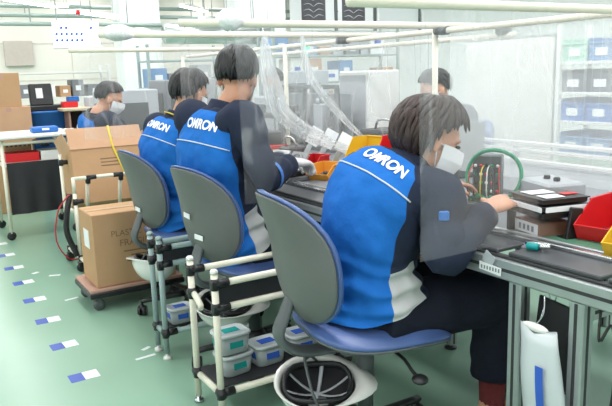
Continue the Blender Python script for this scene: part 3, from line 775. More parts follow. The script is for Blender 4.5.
def person(name_label, J, hair, hairlong, opt):
    P = [V(p) for p in J['spine']]
    SR, SL, ER, EL, WR, WL = [V(J[k]) for k in ('SR', 'SL', 'ER', 'EL', 'WR', 'WL')]
    HRt, HLt = V(J['HR']), V(J['HL'])
    hr, hl, KR, KL, AR, AL = [V(J[k]) for k in ('hr', 'hl', 'KR', 'KL', 'AR', 'AL')]
    base = V((P[0].x, P[0].y, 0))
    t = thing('person', name_label, 'person', base)
    HC = V(J['head']); yaw, pitch, roll = [math.radians(a) for a in J['hrot']]
    HR3 = RZ(yaw) @ RY(pitch) @ RX(roll)
    def hp(p): return HC + HR3 @ V(p)
    fwd = V(J.get('fwd', (1, 0, 0))).normalized()
    # torso surface
    hs = (hr - hl).normalized(); ss = (SR - SL).normalized()
    Wt = [(0, .208), (.12, .198), (.28, .172), (.5, .178), (.7, .195), (.84, .185), (.93, .125), (1, .075)]
    Dt = [(0, .172), (.12, .158), (.28, .128), (.5, .130), (.72, .130), (.86, .105), (.95, .08), (1, .066)]
    def tors(tt, th, k=1.0, off=0.0, wr=0.0):
        c = crom(P, tt); e = 0.01
        tg = (crom(P, min(.9999, tt + e)) - crom(P, max(0, tt - e))).normalized()
        s_ = (hs * (1 - tt) + ss * tt).normalized(); s_ = (s_ - tg * s_.dot(tg)).normalized()
        f = tg.cross(s_) ;
        if f.dot(fwd) < 0: f = -f
        w = interp(Wt, tt) * k + off; d = interp(Dt, tt) * k + off
        cx, sx = superell(th, 2.35)
        p = c + s_ * w * cx + f * d * sx
        if wr:
            nn = (s_ * cx + f * sx).normalized()
            q = 0.010 * noise.noise(p * 9) + 0.006 * noise.noise(p * 22)
            low = max(0, 1 - abs(tt - .2) / .22)
            q += low * 0.009 * math.sin(tt * 60 + 3 * noise.noise(p * 7) + 1.2 * math.cos(th))
            q += 0.006 * max(0, math.cos(th)) * math.sin(tt * 26 + th * 5)
            p += nn * q * wr
        return p
    # ---- body, one continuous mesh
    b = MB()
    nT = 20
    b.loft([[tors(i / nT, 2 * PI * j / 24, 0.86) for j in range(24)] for i in range(nT + 1)])
    neck0 = P[-1] - (P[-1] - P[-2]).normalized() * 0.06
    b.tube(spline([neck0, P[-1], hp((-0.03, 0, -0.07)), hp((-0.02, 0, 0.0))], 10), [0.07, .066, .06, .057, .055, .054, .054, .054, .054, .054, .05], 18)
    b.ell(hp((-0.012, 0, 0.028)), (0.098, 0.077, 0.094), HR3, 24, 16)
    b.ell(hp((0.022, 0, -0.035)), (0.07, 0.062, 0.082), HR3, 24, 14)
    b.ell(hp((0.055, 0, -0.085)), (0.03, 0.03, 0.026), HR3, 14, 10)
    b.ell(hp((0.092, 0, -0.022)), (0.02, 0.014, 0.022), HR3 @ RY(-.3), 12, 8)
    b.tube([hp((0.084, 0, 0.015)), hp((0.1, 0, -0.02))], [0.009, 0.013], 10)
    b.ell(hp((0.085, 0, -0.062)), (0.012, 0.024, 0.009), HR3, 12, 8)
    for sg in (-1, 1):
        b.ell(hp((-0.008, 0.079 * sg, -0.012)), (0.02, 0.010, 0.032), HR3 @ RZ(-.35 * sg), 14, 10)
        b.ell(hp((0.070, 0.033 * sg, 0.022)), (0.016, 0.026, 0.010), HR3, 12, 8)
    for S, E_, W_, Ht in ((SR, ER, WR, HRt), (SL, EL, WL, HLt)):
        b.tube(spline([S + (crom(P, .8) - S) * .35, S, (S + E_) / 2, E_, (E_ + W_) / 2, W_], 20), [.05 - .022 * i / 20 for i in range(21)], 14)
    gl = opt.get('gloves')
    sgn = {}
    for key, W_, Ht, side in (('R', WR, HRt, 1), ('L', WL, HLt, -1)):
        d = (Ht - W_)
        palm = V(opt.get('palm' + key, (0, 0, -1))); ths = V(opt.get('thumb' + key, (0, 1 * side, 0.2)))
        hand_geo(b, W_, d, palm, ths, opt.get('curl' + key, 0.5), 0.0085)
    for h_, K, A in ((hr, KR, AR), (hl, KL, AL)):
        b.tube(spline([h_, (h_ + K) / 2, K, (K + A) / 2, A], 16), [.075 - .04 * i / 16 for i in range(17)], 14)
        ft = V(opt.get('toe', (1, 0, 0)))
        b.tube([A + V((0, 0, .02)), A + V((0, 0, -0.04)) - ft * .03, A + V((0, 0, -0.055)) + ft * .06, A + V((0, 0, -0.065)) + ft * .15], [.04, .04, .036, .022], 12, True, 1.1)
    b.build('body', M['skin'], t, True, remesh=opt.get('vox', 0.006), smooth_iter=3)
    # ---- jacket torso with colour zones by cloth panel
    nU, nV = 160, 132
    jk = MB(); t0, t1 = 0.0, 0.985
    nb = 80
    def lims(tt):
        out = []
        for l0 in (84, opt.get('lim', 84)):
            out.append(l0 if tt < 0.6 else l0 - (l0 - 48) * min(1, (tt - 0.6) / 0.3))
        return out
    def colang(tt, j):
        a_, b_ = lims(tt)
        return -a_ + (a_ + b_) * j / nb if j <= nb else b_ + (360 - a_ - b_) * (j - nb) / (nU - nb)
    rings = []
    for i in range(nV + 1):
        tt = t0 + (t1 - t0) * i / nV
        row = []
        for j in range(nU):
            an = colang(tt, j); ab = an if an < 180 else 360 - an
            h0 = opt.get('hemlift', .07) * interp([(40, 0), (115, 1), (180, 1)], abs(ab))
            row.append(tors(h0 + (1 - h0 / t1) * tt, -PI / 2 + math.radians(an), 1.0, 0.008, 1.0))
        rings.append(row)
    vs = [p for r in rings for p in r]
    for i in range(nV):
        for j in range(nU):
            tt = t0 + (t1 - t0) * (i + .5) / nV
            ang = colang(tt, j + .5); aa = ang if ang < 180 else 360 - ang
            if tt > 0.93: k = 1
            elif j < nb: k = 0
            elif aa < 116 and tt < 0.27: k = 2
            else: k = 1
            a = i * nU + j; c = i * nU + (j + 1) % nU
            jk.f.append([a, c, c + nU, a + nU]); jk.mi.append(k); jk.flat.append(False)
    jk.v = vs
    jo = jk.build('jacket', [M['bluejkt'], M['navy'], M['grey cloth']], t, True)
    # sleeves
    for S, E_, W_ in ((SR, ER, WR), (SL, EL, WL)):
        m = MB(); inn = crom(P, .80)
        pts = spline([S + (inn - S) * .45 + V((0, 0, .0)), S, S * .5 + E_ * .5, E_, E_ * .5 + W_ * .5, W_ + (E_ - W_) * .04], 34)
        rr = []
        for i in range(35):
            f = i / 34
            rr.append(interp([(0, .082), (.2, .086), (.4, .070), (.6, .064), (.8, .053), (1, .042)], f) + 0.004 * math.sin(i * 1.25) * (1 if f > .3 else .4) + 0.003 * noise.noise(pts[i] * 30))
        m.tube(pts, rr, 22)
        m.v = [p + 0.008 * noise.noise_vector(p * 11) + 0.004 * noise.noise_vector(p * 25) for p in m.v]
        m.build('sleeve', M['navy'], jo, True)
    # collar
    m = MB(); cpt = crom(P, .985); tgn = (crom(P, .99) - crom(P, .93)).normalized()
    a, c_ = frame_from(tgn); rings = []
    for f, r_ in ((-0.035, 0.095), (0.0, 0.083), (0.025, 0.079), (0.035, 0.076), (0.02, 0.071), (-.01, .070)):
        rings.append([cpt + tgn * f + (a * math.cos(q) + c_ * math.sin(q)) * r_ for q in [2 * PI * k / 28 for k in range(28)]])
    m.loft(rings, caps=False); m.build('collar', M['navy'], jo, True)
    # white piping across the shoulder blades
    m = MB(); m.tube([tors(opt.get('tp', .72) + .02 * math.cos(math.radians(a)), -PI / 2 + math.radians(a), 1.0, 0.011, 1.0) for a in range(-66, 67, 6)], 0.0028, 6); m.build('piping', M['piping'], jo, True)
    # lettering on the upper back
    if opt.get('text', True):
        vs, fs = text_mesh('OMRON', 0.047, 0.0, 0.0018)
        Lsp = sum((crom(P, (k + 1) / 20) - crom(P, k / 20)).length for k in range(20))
        m = MB()
        m.add([tors(opt.get('tt', .80) + v.y / Lsp, -PI / 2 + opt.get('tx', .12) + v.x * 1.05 / 0.175, 1.0, 0.0125, 1.0) for v in vs], fs, True)
        m.build('lettering', M['white print'], jo, True)
    if opt.get('armpatch'):
        m = MB(); m.box(opt['armpatch'], (.03, .012, .028), RZ(-.5), .003); m.build('armband', M['blueplastic'], jo, True)
    if opt.get('armband'):
        f = .62; c = E_ = None
        for S, E_, W_ in ((SR, ER, WR),):
            c = E_ + (W_ - E_) * opt['armband'][0]; d = (W_ - E_).normalized(); r_ = opt['armband'][1]
            m = MB(); m.tube([c - d * .012, c + d * .012], r_, 20, False); m.build('armband', M['blueplastic'], jo, True)
    # ---- trousers
    m = MB()
    m.ell((hr + hl) / 2 + V((0.0, 0, 0.0)), (0.145, 0.18, 0.10), None, 24, 14)
    for h_, K, A in ((hr, KR, AR), (hl, KL, AL)):
        hem = A + (K - A).normalized() * opt.get('hem', 0.05)
        kn = K + (K - (h_ + A) / 2).normalized() * .0
        m.tube(spline([h_ - (K - h_) * .12, h_ * .6 + K * .4, K - (K - h_) * .10, K + (A - K) * .12, K * .5 + A * .5, hem], 24), [interp([(0, .11), (.35, .098), (.6, .086), (.8, .085), (1, .082)], i / 24) + .003 * math.sin(i * 1.7) for i in range(25)], 20)
    m.v = [p + 0.006 * noise.noise_vector(p * 10) for p in m.v]
    m.build('trousers', M['trouser'], t, True, remesh=0.012, smooth_iter=2)
    if opt.get('feet', True):
        for A in (AR, AL):
            ft = V(opt.get('toe', (1, 0, 0)))
            m = MB(); m.tube([A + V((0, 0, .12)), A + V((0, 0, 0.0)), A + V((0, 0, -.03))], [.05, .046, .047], 14); m.build('sock', M['sock'], t, True)
            m = MB(); z = -A.z
            m.tube(spline([A + V((0, 0, z + .05)) - ft * .085, A + V((0, 0, z + .055)) - ft * .03, A + V((0, 0, z + .05)) + ft * .07, A + V((0, 0, z + .038)) + ft * .16, A + V((0, 0, z + .03)) + ft * .195], 14), [interp([(0, .03), (.2, .05), (.5, .048), (.85, .042), (1, .02)], i / 14) for i in range(15)], 16, True, 1.0)
            m.v = [V((p.x, p.y, max(p.z, 0.002))) for p in m.v]
            m.build('shoe', M['shoe'], t, True)
    # ---- hair
    m = MB()
    C0 = V((-0.014, 0, 0.032)); rad = V((0.107, 0.087, 0.103)) * opt.get('hairk', 1.03)
    def lim(phi):          # lowest polar angle (from crown) of hair at azimuth phi (0 = face)
        a = abs(((phi + PI) % (2 * PI)) - PI)
        return interp([(0, 0.95), (.55, 1.05), (.95, 1.18 + .1 * hairlong), (1.25, 1.30 + .15 * hairlong), (1.6, 1.40 + .2 * hairlong), (2.0, 1.98 + .3 * hairlong), (PI, 2.12 + .3 * hairlong)], a)
    def hpnt(th, phi, k):
        return hp(C0 + V((rad.x * k * math.sin(th) * math.cos(phi), rad.y * k * math.sin(th) * math.sin(phi), rad.z * k * math.cos(th))))
    nph = 48; rings = []
    for i in range(12):
        rings.append([hpnt(lim(2 * PI * j / nph) * (i + .3) / 11.3, 2 * PI * j / nph, 1.0 + .03 * noise.noise(V((i * .5, math.cos(2 * PI * j / nph) * 2, math.sin(2 * PI * j / nph) * 2)))) for j in range(nph)])
    inner = [[hpnt(lim(2 * PI * j / nph) * (i + .3) / 11.3, 2 * PI * j / nph, 0.93) for j in range(nph)] for i in range(11, -1, -1)]
    m.loft(rings + inner)
    rr_ = random.Random(J.get('seed', 1))
    for q in range(opt.get('locks', 260)):
        phi = rr_.uniform(0, 2 * PI); lo = lim(phi) * rr_.uniform(0.55, 1.06 + .1 * hairlong); st = max(0.05, lo - rr_.uniform(.6, 1.1)); sw = rr_.uniform(-.25, .25)
        k0 = 1.0 + rr_.uniform(-.01, .03) + .02 * hairlong
        pts = [hpnt(st + (lo - st) * f, phi + sw * f, k0 + (.03 + .03 * hairlong) * math.sin(PI * min(1, f * .8)) + (.06 * rr_.random() * f ** 3)) for f in [e / 5 for e in range(6)]]
        m.tube(pts, [.006, .011, .0125, .011, .0075, .0015], 6, True, .6)
    m.build('hair', hair, t, True)
    for sg in (-1, 1):
        MB().ell(hp((0.083, 0.032 * sg, 0.004)), (0.008, 0.014, 0.006), HR3, 12, 8).build('eye', M['eye'], t, True)
    # ---- mask
    if opt.get('mask', True):
        m = MB()
        def mk(u, v, k):
            a = (u - .5) * 2.95; bz = -0.005 - 0.105 * v
            rx = 0.088 + .016 * math.sin(PI * v) * math.cos(a) ** 2 + .020 * max(0, 1 - abs(a) * 2.2) * max(0, 1 - v * 1.5)
            w = 0.071 - .03 * max(0, v - .4); rx -= .03 * max(0, v - .45)
            return hp(V((0.012 + (rx + k) * math.cos(a) - .012 * max(0, v - .6), (w + k) * math.sin(a), bz + .012 * math.cos(a) * math.sin(PI * v) * math.sin(v * 14) * .25)))
        m.grid(lambda u, v: mk(u, v, .003), 24, 14); m.grid(lambda u, v: mk(u, v, .0), 24, 14)
        mo = m.build('face_mask', M['mask'], t, True)
        m = MB()
        for sg in (-1, 1):
            for v in (.05, .85):
                m.tube([mk(.5 + .5 * sg, v, .004), hp((-0.005, .083 * sg, -.005 - .02 * v)), hp((-0.022, .084 * sg, .012 - .03 * v))], .0022, 6)
        m.build('ear_loop', M['mask'], mo, True)
    if gl:
        for key, W_, Ht, side in (('R', WR, HRt, 1), ('L', WL, HLt, -1)):
            m = MB(); hand_geo(m, W_, Ht - W_, V(opt.get('palm' + key, (0, 0, -1))), V(opt.get('thumb' + key, (0, side, .2))), opt.get('curl' + key, .5), .0085, 0.002)
            m.build('glove', M['glove'], t, True, remesh=0.004, smooth_iter=1)
    if opt.get('lanyard'):
        m = MB(); cpt2 = crom(P, .96)
        m.tube([cpt2 + tgn * .02 + (a * math.cos(q) + c_ * math.sin(q)) * .088 for q in [2 * PI * k / 30 for k in range(31)]], .007, 8, False, .5)
        m.build('yellow_collar_band', M['wire yellow'], t, True)
    return t

person('brown-haired worker bending over the bench in blue and navy jacket, bare hands', dict(
    spine=[(1.29, 1.74, .545), (1.285, 1.74, .72), (1.325, 1.73, .90), (1.435, 1.705, 1.01)],
    SR=(1.42, 1.55, .925), SL=(1.38, 1.90, .955), ER=(1.37, 1.455, .765), EL=(1.54, 2.0, .80), WR=(1.575, 1.485, .878), WL=(1.74, 1.90, .875),
    HR=(1.80, 1.51, .915), HL=(1.93, 1.84, .90), head=(1.505, 1.675, 1.085), hrot=(-24, 20, -8),
    hr=(1.30, 1.645, .545), hl=(1.30, 1.835, .545), KR=(1.745, 1.60, .515), KL=(1.86, 1.79, .53), AR=(1.735, 1.60, .12), AL=(2.01, 1.79, .12), seed=3),
    M['hair brown'], 0.9, dict(armpatch=(1.345, 1.44, .895), tx=.22, lim=70, hemlift=.13, curlR=.18, palmR=(0.1, 0.3, -1), hem=.10, locks=420, hairk=1.12, tt=.83, tp=.72))
person('black-haired worker sitting upright in blue and navy jacket, gloved hand over the bench', dict(
    spine=[(1.29, 2.73, .545), (1.225, 2.725, .76), (1.185, 2.72, .97), (1.25, 2.72, 1.17)],
    SR=(1.25, 2.545, 1.135), SL=(1.165, 2.89, 1.135), ER=(1.30, 2.46, .90), EL=(1.40, 2.98, .90), WR=(1.52, 2.62, .92), WL=(1.62, 2.85, .90),
    HR=(1.78, 2.71, .895), HL=(1.80, 2.76, .88), head=(1.32, 2.725, 1.31), hrot=(52, 8, 3),
    hr=(1.32, 2.635, .545), hl=(1.32, 2.825, .545), KR=(1.76, 2.60, .56), KL=(1.76, 2.86, .56), AR=(1.74, 2.60, .12), AL=(1.76, 2.87, .12), seed=5),
    M['hair black'], 0.0, dict(gloves=True, armband=(.05, .070), curlR=.6, tt=.83))
person('dark-haired worker with yellow collar band in blue and navy jacket, third along the bench', dict(
    spine=[(1.32, 3.52, .545), (1.27, 3.52, .74), (1.26, 3.515, .93), (1.335, 3.51, 1.09)],
    SR=(1.345, 3.33, 1.04), SL=(1.275, 3.69, 1.04), ER=(1.42, 3.25, .84), EL=(1.45, 3.76, .84), WR=(1.64, 3.36, .88), WL=(1.66, 3.66, .88),
    HR=(1.84, 3.42, .89), HL=(1.86, 3.58, .89), head=(1.405, 3.50, 1.225), hrot=(22, 16, 0),
    hr=(1.33, 3.425, .545), hl=(1.33, 3.615, .545), KR=(1.77, 3.40, .56), KL=(1.77, 3.64, .56), AR=(1.75, 3.40, .12), AL=(1.77, 3.66, .12), seed=8),
    M['hair black'], 0.35, dict(lanyard=True, gloves=True, tt=.83))
p0 = person('worker bending low behind the strapped box, short dark hair, blue and navy jacket', dict(
    spine=[(1.57, 5.55, .545), (1.47, 5.53, .74), (1.37, 5.50, .91), (1.36, 5.46, 1.05)],
    SR=(1.41, 5.28, .99), SL=(1.36, 5.64, .99), ER=(1.56, 5.24, .86), EL=(1.58, 5.72, .86), WR=(1.72, 5.36, .87), WL=(1.72, 5.60, .87),
    HR=(1.90, 5.44, .87), HL=(1.90, 5.54, .87), head=(1.475, 5.44, 1.165), hrot=(-14, 20, 0),
    hr=(1.59, 5.455, .545), hl=(1.59, 5.645, .545), KR=(1.98, 5.42, .56), KL=(1.98, 5.68, .56), AR=(1.96, 5.42, .12), AL=(1.98, 5.68, .12), seed=9),
    M['hair black'], 0.0, dict(text=False, vox=.008))
p0.location.x += .05; p0.location.y += .09
def across(label, x, y, zoff, seed, hair, hl_, opt, yawd=180):
    B = lambda dx, dy, z: (x + dx, y + dy, z + (zoff if z > .6 else 0))
    o = dict(fwd=0, text=False, vox=.009, gloves=False, toe=(-1, 0, 0)); o.update(opt)
    return person(label, dict(spine=[B(.05, 0, .545), B(.07, 0, .74), B(.05, 0, .93), B(-.03, 0, 1.09)], fwd=(-1, 0, 0),
        SR=B(-.01, .19, 1.04), SL=B(-.01, -.19, 1.04), ER=B(-.12, .25, .86), EL=B(-.12, -.25, .86), WR=B(-.34, .13, .875), WL=B(-.34, -.13, .875),
        HR=B(-.52, .08, .87), HL=B(-.52, -.08, .87), head=B(-.10, 0, 1.22), hrot=(yawd, 20, 0),
        hr=B(.03, .095, .545), hl=B(.03, -.095, .545), KR=B(-.38, .12, .56), KL=B(-.38, -.12, .56), AR=B(-.36, .12, .12), AL=B(-.36, -.12, .12), seed=seed), hair, hl_, o)
across('worker across the bench seen dimly through the hazy film, bright blue jacket', 3.20, 3.42, -0.04, 21, M['hair black'], .2, {}, 170)
across('capped worker facing this way at the opposite bench, white mask', 3.36, 5.95, 0.02, 22, M['hair black'], 0, {}, 185)

# ================================================================ THINGS ON THE BENCH
ZT = 0.789
t = thing('tray_fixture', 'black holder carrying a stack of dark trays with white bands, over a brown box', 'fixture', (1.755, 1.40, ZT), -0.25)
for k in range(3):
    z = 0.074 + k * 0.022
    m = MB(); m.box((0, 0, z), (0.165, 0.17, 0.017), None, .006); m.box((0, 0, z + .008), (0.172, 0.178, 0.004), None, .002)
    tr = m.build('tray', M['black'], t)
    if k == 1:
        m = MB(); m.box((-0.0855, 0.0, z), (0.004, 0.165, 0.017), None, .001); m.box((0, -0.0885, z), (0.15, 0.004, 0.017), None, .001); m.build('white_band', M['paper'], tr)
m = MB(); m.box((-0.02, 0.03, 0.1305), (0.09, 0.06, 0.002), None, .0005); m.box((-0.03, -0.05, 0.1305), (0.07, 0.05, 0.002), None, .0005); m.build('paper_card', M['paper'], t)
m = MB(); m.box((0.05, -0.03, 0.1305), (0.05, 0.03, 0.002), None, .0005); m.build('red_tag', M['red'], t)
for p in ((-0.07, 0.095, 0.045), ):
    MB().box(p, (0.03, 0.014, 0.10), None, .003).build('upright', M['black'], t)
MB().box((0.015, -0.105, 0.045), (0.045, 0.014, 0.11), RY(0.16), .003).build('upright', M['black'], t)
MB().box((0.03, -0.085, 0.0), (0.09, 0.05, 0.012), None, .003).build('upright_foot', M['black'], t)
t = thing('small_box', 'small brown box with white end label under the tray holder', 'box', (1.745, 1.415, ZT), -0.25)
MB().box((0, 0, 0.024), (0.115, 0.125, 0.044), None, .002).build('carton', mat('brown card', (140, 98, 76), .7), t)
m = MB(); m.box((-0.0585, 0.0, 0.024), (0.002, 0.12, 0.036), None, .0005); lb = m.build('end_label', M['paper'], t)
m = MB()
for k in range(4): m.box((-0.0597, -0.035 + .022 * k, 0.024), (0.0008, 0.012, 0.018), None, .0001)
m.build('print', M['midgrey'], lb)

def bin_(label, loc, rz, m_, s=(0.2, 0.13, 0.10), group='coloured parts bins on the bench'):
    t = thing('parts_bin', label, 'bin', loc, rz, group)
    L_, W_, H_ = s; w = .004
    m = MB()
    m.box((0, 0, w / 2), (L_, W_, w), None, .001)
    m.box((L_ / 2, 0, H_ / 2), (w, W_, H_), RY(.06), .001)
    m.box((-L_ / 2 - .012, 0, H_ * .22), (w, W_, H_ * .48), RY(-.5), .001)
    for sg in (-1, 1):
        y = sg * W_ / 2; pts = [(-L_ / 2, 0), (L_ / 2, 0), (L_ / 2 + .004, H_), (-L_ * .18, H_), (-L_ / 2 - .028, H_ * .42)]
        vs = [(p[0], y - w / 2, p[1]) for p in pts] + [(p[0], y + w / 2, p[1]) for p in pts]; n = 5
        m.add(vs, [list(range(n))[::-1], [n + i for i in range(n)]] + [[i, (i + 1) % n, n + (i + 1) % n, n + i] for i in range(n)], True)
        m.box((L_ * .16, y + sg * .004, H_ - .004), (L_ * .68, .010, .008), None, .002)
    m.box((L_ / 2 + .006, 0, H_ - .004), (.012, W_ + .012, .008), None, .002)
    m.build('bin_body', m_, t)
    m = MB(); rr = random.Random(int(loc[0] * 1000 + loc[1] * 100))
    for k in range(14):
        m.box((rr.uniform(-L_ * .4, L_ * .4), rr.uniform(-W_ * .4, W_ * .4), .012 + rr.uniform(0, .014)), (.024, .012, .012), RZ(rr.uniform(0, 3)) @ RX(rr.uniform(0, 1)), .002)
    o = m.build('loose_parts', M['parts'], t); o['kind'] = 'stuff'
    return t
bin_('red open parts bin on the green bench mat', (1.88, 1.215, ZT + .005), 0.15, M['red'], (0.24, 0.17, 0.115))
bin_('yellow open parts bin beside the red bin at the picture edge', (1.765, 1.062, ZT + .005), 0.15, M['yellow'], (0.22, 0.14, 0.10))
bin_('yellow parts bin with red rim piece, beyond the black-haired worker\'s sleeve', (1.89, 3.54, ZT), 0.9, M['yellow'], (0.16, 0.13, 0.08))
solo(MB().box((0, 0, 0.012), (0.20, 0.02, 0.024), RZ(-.25), .004), 'red_strip', M['red'], 'red strip lying on the rim of the yellow bin by the clear trays', 'strip', (1.95, 3.60, ZT + .082), -.15)
bin_('orange parts bin under the gloved hand', (1.86, 2.86, ZT), 0.5, M['orange'], (0.16, 0.12, 0.075))
bin_('small red bin behind the orange bin', (1.90, 3.03, ZT + .0), 0.4, M['red'], (0.12, 0.10, 0.10))
bin_('yellow parts bin behind the brown-haired worker\'s head', (2.06, 2.74, ZT), 0.2, M['yellow'], (0.16, 0.2, 0.20))
bin_('red parts bin behind the brown-haired worker beside the yellow one', (2.06, 2.56, ZT), 0.2, M['red'], (0.12, 0.10, 0.22))

def fan_tray(label, loc, rz):
    t = thing('clear_tray', label, 'tray', loc, rz, 'clear trays holding small fans')
    m = MB(); m.box((0, 0, .006), (.12, .12, .012), None, .004); m.box((0, 0, .02), (.13, .13, .005), None, .002); m.build('tray_body', M['clear'], t)
    m = MB(); m.tube([(.046 * math.cos(q), .046 * math.sin(q), .028) for q in [2 * PI * k / 20 for k in range(21)]], .007, 8, False)
    for k in range(7):
        q = 2 * PI * k / 7; m.box((.026 * math.cos(q), .026 * math.sin(q), .028), (.034, .014, .004), RZ(q) @ RX(.5), .001)
    m.lathe([(.014, .02), (.014, .034), (.01, .037)], 14)
    m.build('fan', M['clear'], t)
    return t
def tilt(o, e): o.rotation_euler = e
tilt(fan_tray('clear tray with small fan leaning beside the yellow bin', (1.80, 3.25, ZT + .055), 0), (0.0, -0.75, 0.3))
tilt(fan_tray('clear tray with small fan leaning next to the gloved hand', (1.82, 3.08, ZT + .055), 0), (0.0, -0.8, 0.15))

def card(label, loc, rz, h):
    t = thing('tilted_card', label, 'card holder', loc, rz, 'white tilted cards on the bench')
    T_ = RX(0.55) @ RY(0.35)
    m = MB(); m.box((0, 0, .006), (.08, .07, .012), None, .002); m.box(T_ @ V((0, 0, h / 2 + .005)), (.008, .03, h), T_, .002); m.build('stand', M['alu'], t)
    m = MB(); m.box(T_ @ V((-.006, 0, h + .03)), (.003, .075, .11), T_, .001); m.build('white_card', M['paper'], t)
card('white tilted card on a stand, first behind the clear trays', (2.0, 3.36, ZT), 1.1, 0.17)
card('white tilted card on a stand, second behind the clear trays', (2.0, 3.20, ZT), 1.1, 0.165)
card('white tilted card on a stand, third and lowest behind the trays', (2.0, 3.04, ZT), 1.1, 0.15)

t = thing('wiring_fixture', 'dark test fixture with coloured wires inside a green cable ring', 'fixture', (1.93, 1.83, ZT), 0.55)
m = MB(); m.box((0, 0, .012), (.16, .16, .024), None, .004); m.box((0.02, 0, .11), (.05, .11, .18), None, .005); m.build('fixture_body', M['darkgrey'], t)
for j in range(4):
    for i in range(5):
        m = MB(); m.lathe([(.006, 0), (.007, .004), (.003, .010)], 8, (-0.006, -0.042 + .021 * i, .06 + .033 * j), True, RY(-PI / 2)); m.build('terminal', (M['red'], M['white'], M['green'], M['black'])[(i + j * 3) % 4], t)
for k in range(6):
    m = MB(); y = -.05 + k * .02; m.tube(spline([(-.008, y, .16), (-.05, y * 1.1, .14), (-.06, y * 1.2, .06), (-.02, y * 1.2, .028)], 12), .0025, 6); m.build('wire', (M['wire red'], M['black'], M['white'], M['wire yellow'], M['black'], M['wire red'])[k], t)
m = MB(); m.tube([(-.02 + .012 * math.sin(3 * q), -0.03 + .102 * math.cos(q), .125 + .098 * math.sin(q)) for q in [2 * PI * k / 40 for k in range(41)]], .0075, 8, False); m.build('green_ring', M['green'], t)
m = MB(); m.tube([(-.028, -0.03 + .09 * math.cos(q), .03 + .014 * math.sin(5 * q)) for q in [2 * PI * k / 30 for k in range(31)]], .006, 6, False); m.build('green_coil', M['green'], t)
t = thing('grey_meter_box', 'light grey instrument box behind the tray holder', 'instrument', (2.02, 1.60, ZT), -0.3)
MB().box((0, 0, .06), (.15, .20, .12), None, .008).build('case', M['greybox'], t)
m = MB(); m.lathe([(.012, 0), (.012, .012), (.009, .014)], 12, (0, 0.03, .12)); m.lathe([(.012, 0), (.012, .012), (.009, .014)], 12, (0, -0.03, .12)); m.build('knob', M['black'], t)
t = thing('valve', 'small teal valve with steel fittings on the guide rail', 'valve', (1.53, 1.27, 0.796), 0.4)
m = MB(); m.lathe([(.008, -.017), (.011, -.015), (.011, .015), (.008, .017)], 14, (0, 0, .011), True, RX(PI / 2)); m.build('valve_body', M['teal'], t)
m = MB(); m.lathe([(.006, 0), (.009, .004), (.009, .014), (.005, .03)], 10, (0.0, -.02, .014), True, RX(PI / 2)); m.box((.03, -.01, .006), (.04, .02, .012), None, .003); m.rod((0.03, -.04, .012), (.03, .03, .012), .005); m.build('fitting', M['steel'], t)
solo(MB().box((0, 0, .008), (.035, .05, .016), None, .004), 'red_switch', M['red'], 'small red switch on the bench beside the bare hand', 'switch', (1.72, 1.66, ZT))
# fixtures between the stations, grey blocks with steel bars
for k, (x, y, rz) in enumerate(((1.74, 2.40, .1), (1.70, 2.98, 0.2), (1.72, 3.86, 0), (1.75, 1.98, 0))):
    t = thing('assembly_jig', ('grey jig with steel bars, between the brown-haired and black-haired workers', 'grey jig with steel bars under the gloved hand', 'grey jig with steel bars, third bench seat',
                               'grey jig with steel bars in front of the brown-haired worker')[k], 'jig', (x, y, ZT), rz, 'assembly jigs on the bench')
    MB().box((0, 0, .012), (.18, .26, .024), None, .004).build('jig_base', M['midgrey'], t)
    for j in range(3):
        m = MB(); m.rod((-.06 + .06 * j, -.12, .04), (-.06 + .06 * j, .12, .04), .008); m.build('steel_bar', M['steel'], t)
    for sy in (-1, 1):
        m = MB(); m.box((0, .1 * sy, .036), (.17, .02, .03), None, .003); m.build('bar_clamp', M['black'], t)
# hanging under and on the beam
t = thing('paper_label', 'white printed paper label taped on the bench beam below the armband sleeve', 'label', (1.4385, 1.345, 0.752), 0)
m = MB(); m.box((0, 0, -.012), (.0015, .085, .024), RX(.06), .0004); st = m.build('label_strip', M['paper'], t)
m = MB(); 
for k in range(7): m.box((-.001, -.034 + .011 * k, -.012), (.0006, .006, .011), None, .0001)
m.build('print', M['midgrey'], st)
m = MB(); m.box((.0003, 0.006, .016), (.0012, .042, .036), RX(.5), .0004); m.build('note', M['greybox'], t)
t = thing('plastic_bag', 'long milky plastic bag with blue printed strip hanging from the bench', 'bag', (1.42, 1.15, 0.635), 0)
rings = []
for i in range(13):
    f = i / 12; z = -.02 - .42 * f; w_ = .060 + .014 * f; d_ = .014 + .02 * math.sin(PI * min(1, f * 1.2)) + .006 * f
    rings.append([V((d_ * math.sin(q) + .004 * noise.noise(V((q, f * 5, 2))), w_ * math.cos(q) * (1 + .05 * noise.noise(V((math.cos(q) * 2, f * 4, 5)))) - .05 * f, z + (.012 * math.cos(q * 2 + .6) if i == 0 else 0))) for q in [2 * PI * k / 28 for k in range(28)]])
m = MB(); m.loft(rings[::-1]); m.build('bag_body', M['bag'], t)
m = MB(); m.grid(lambda u, v: V((-(.0205 + .02 * math.sin(PI * min(1, (.25 + .7 * v) * 1.2)) + .006 * v), -.012 - .05 * (.2 + .75 * v) - .026 * u, -.02 - .42 * (.20 + .78 * v))), 4, 14); m.build('blue_strip', M['labelblue'], t)
m = MB(); m.ell((0, .012, -.015), (.012, .045, .012), None, 14, 8); m.build('crumpled_mouth', M['white'], t)
m = MB(); m.tube(spline([(.004, .01, -.005), (.004, -.012, .03), (.02, 0.0, .075), (.035, .012, .035), (.01, .006, .0)], 18), .002, 6); m.build('wire_hook', M['steel'], t)
t = thing('black_board', 'black board hanging behind the milky bag under the bench', 'board', (1.535, 1.17, 0.40), 0)
MB().box((0, 0, .13), (.008, .17, .26), RX(0.1), .002).build('panel', M['blackmat'], t)
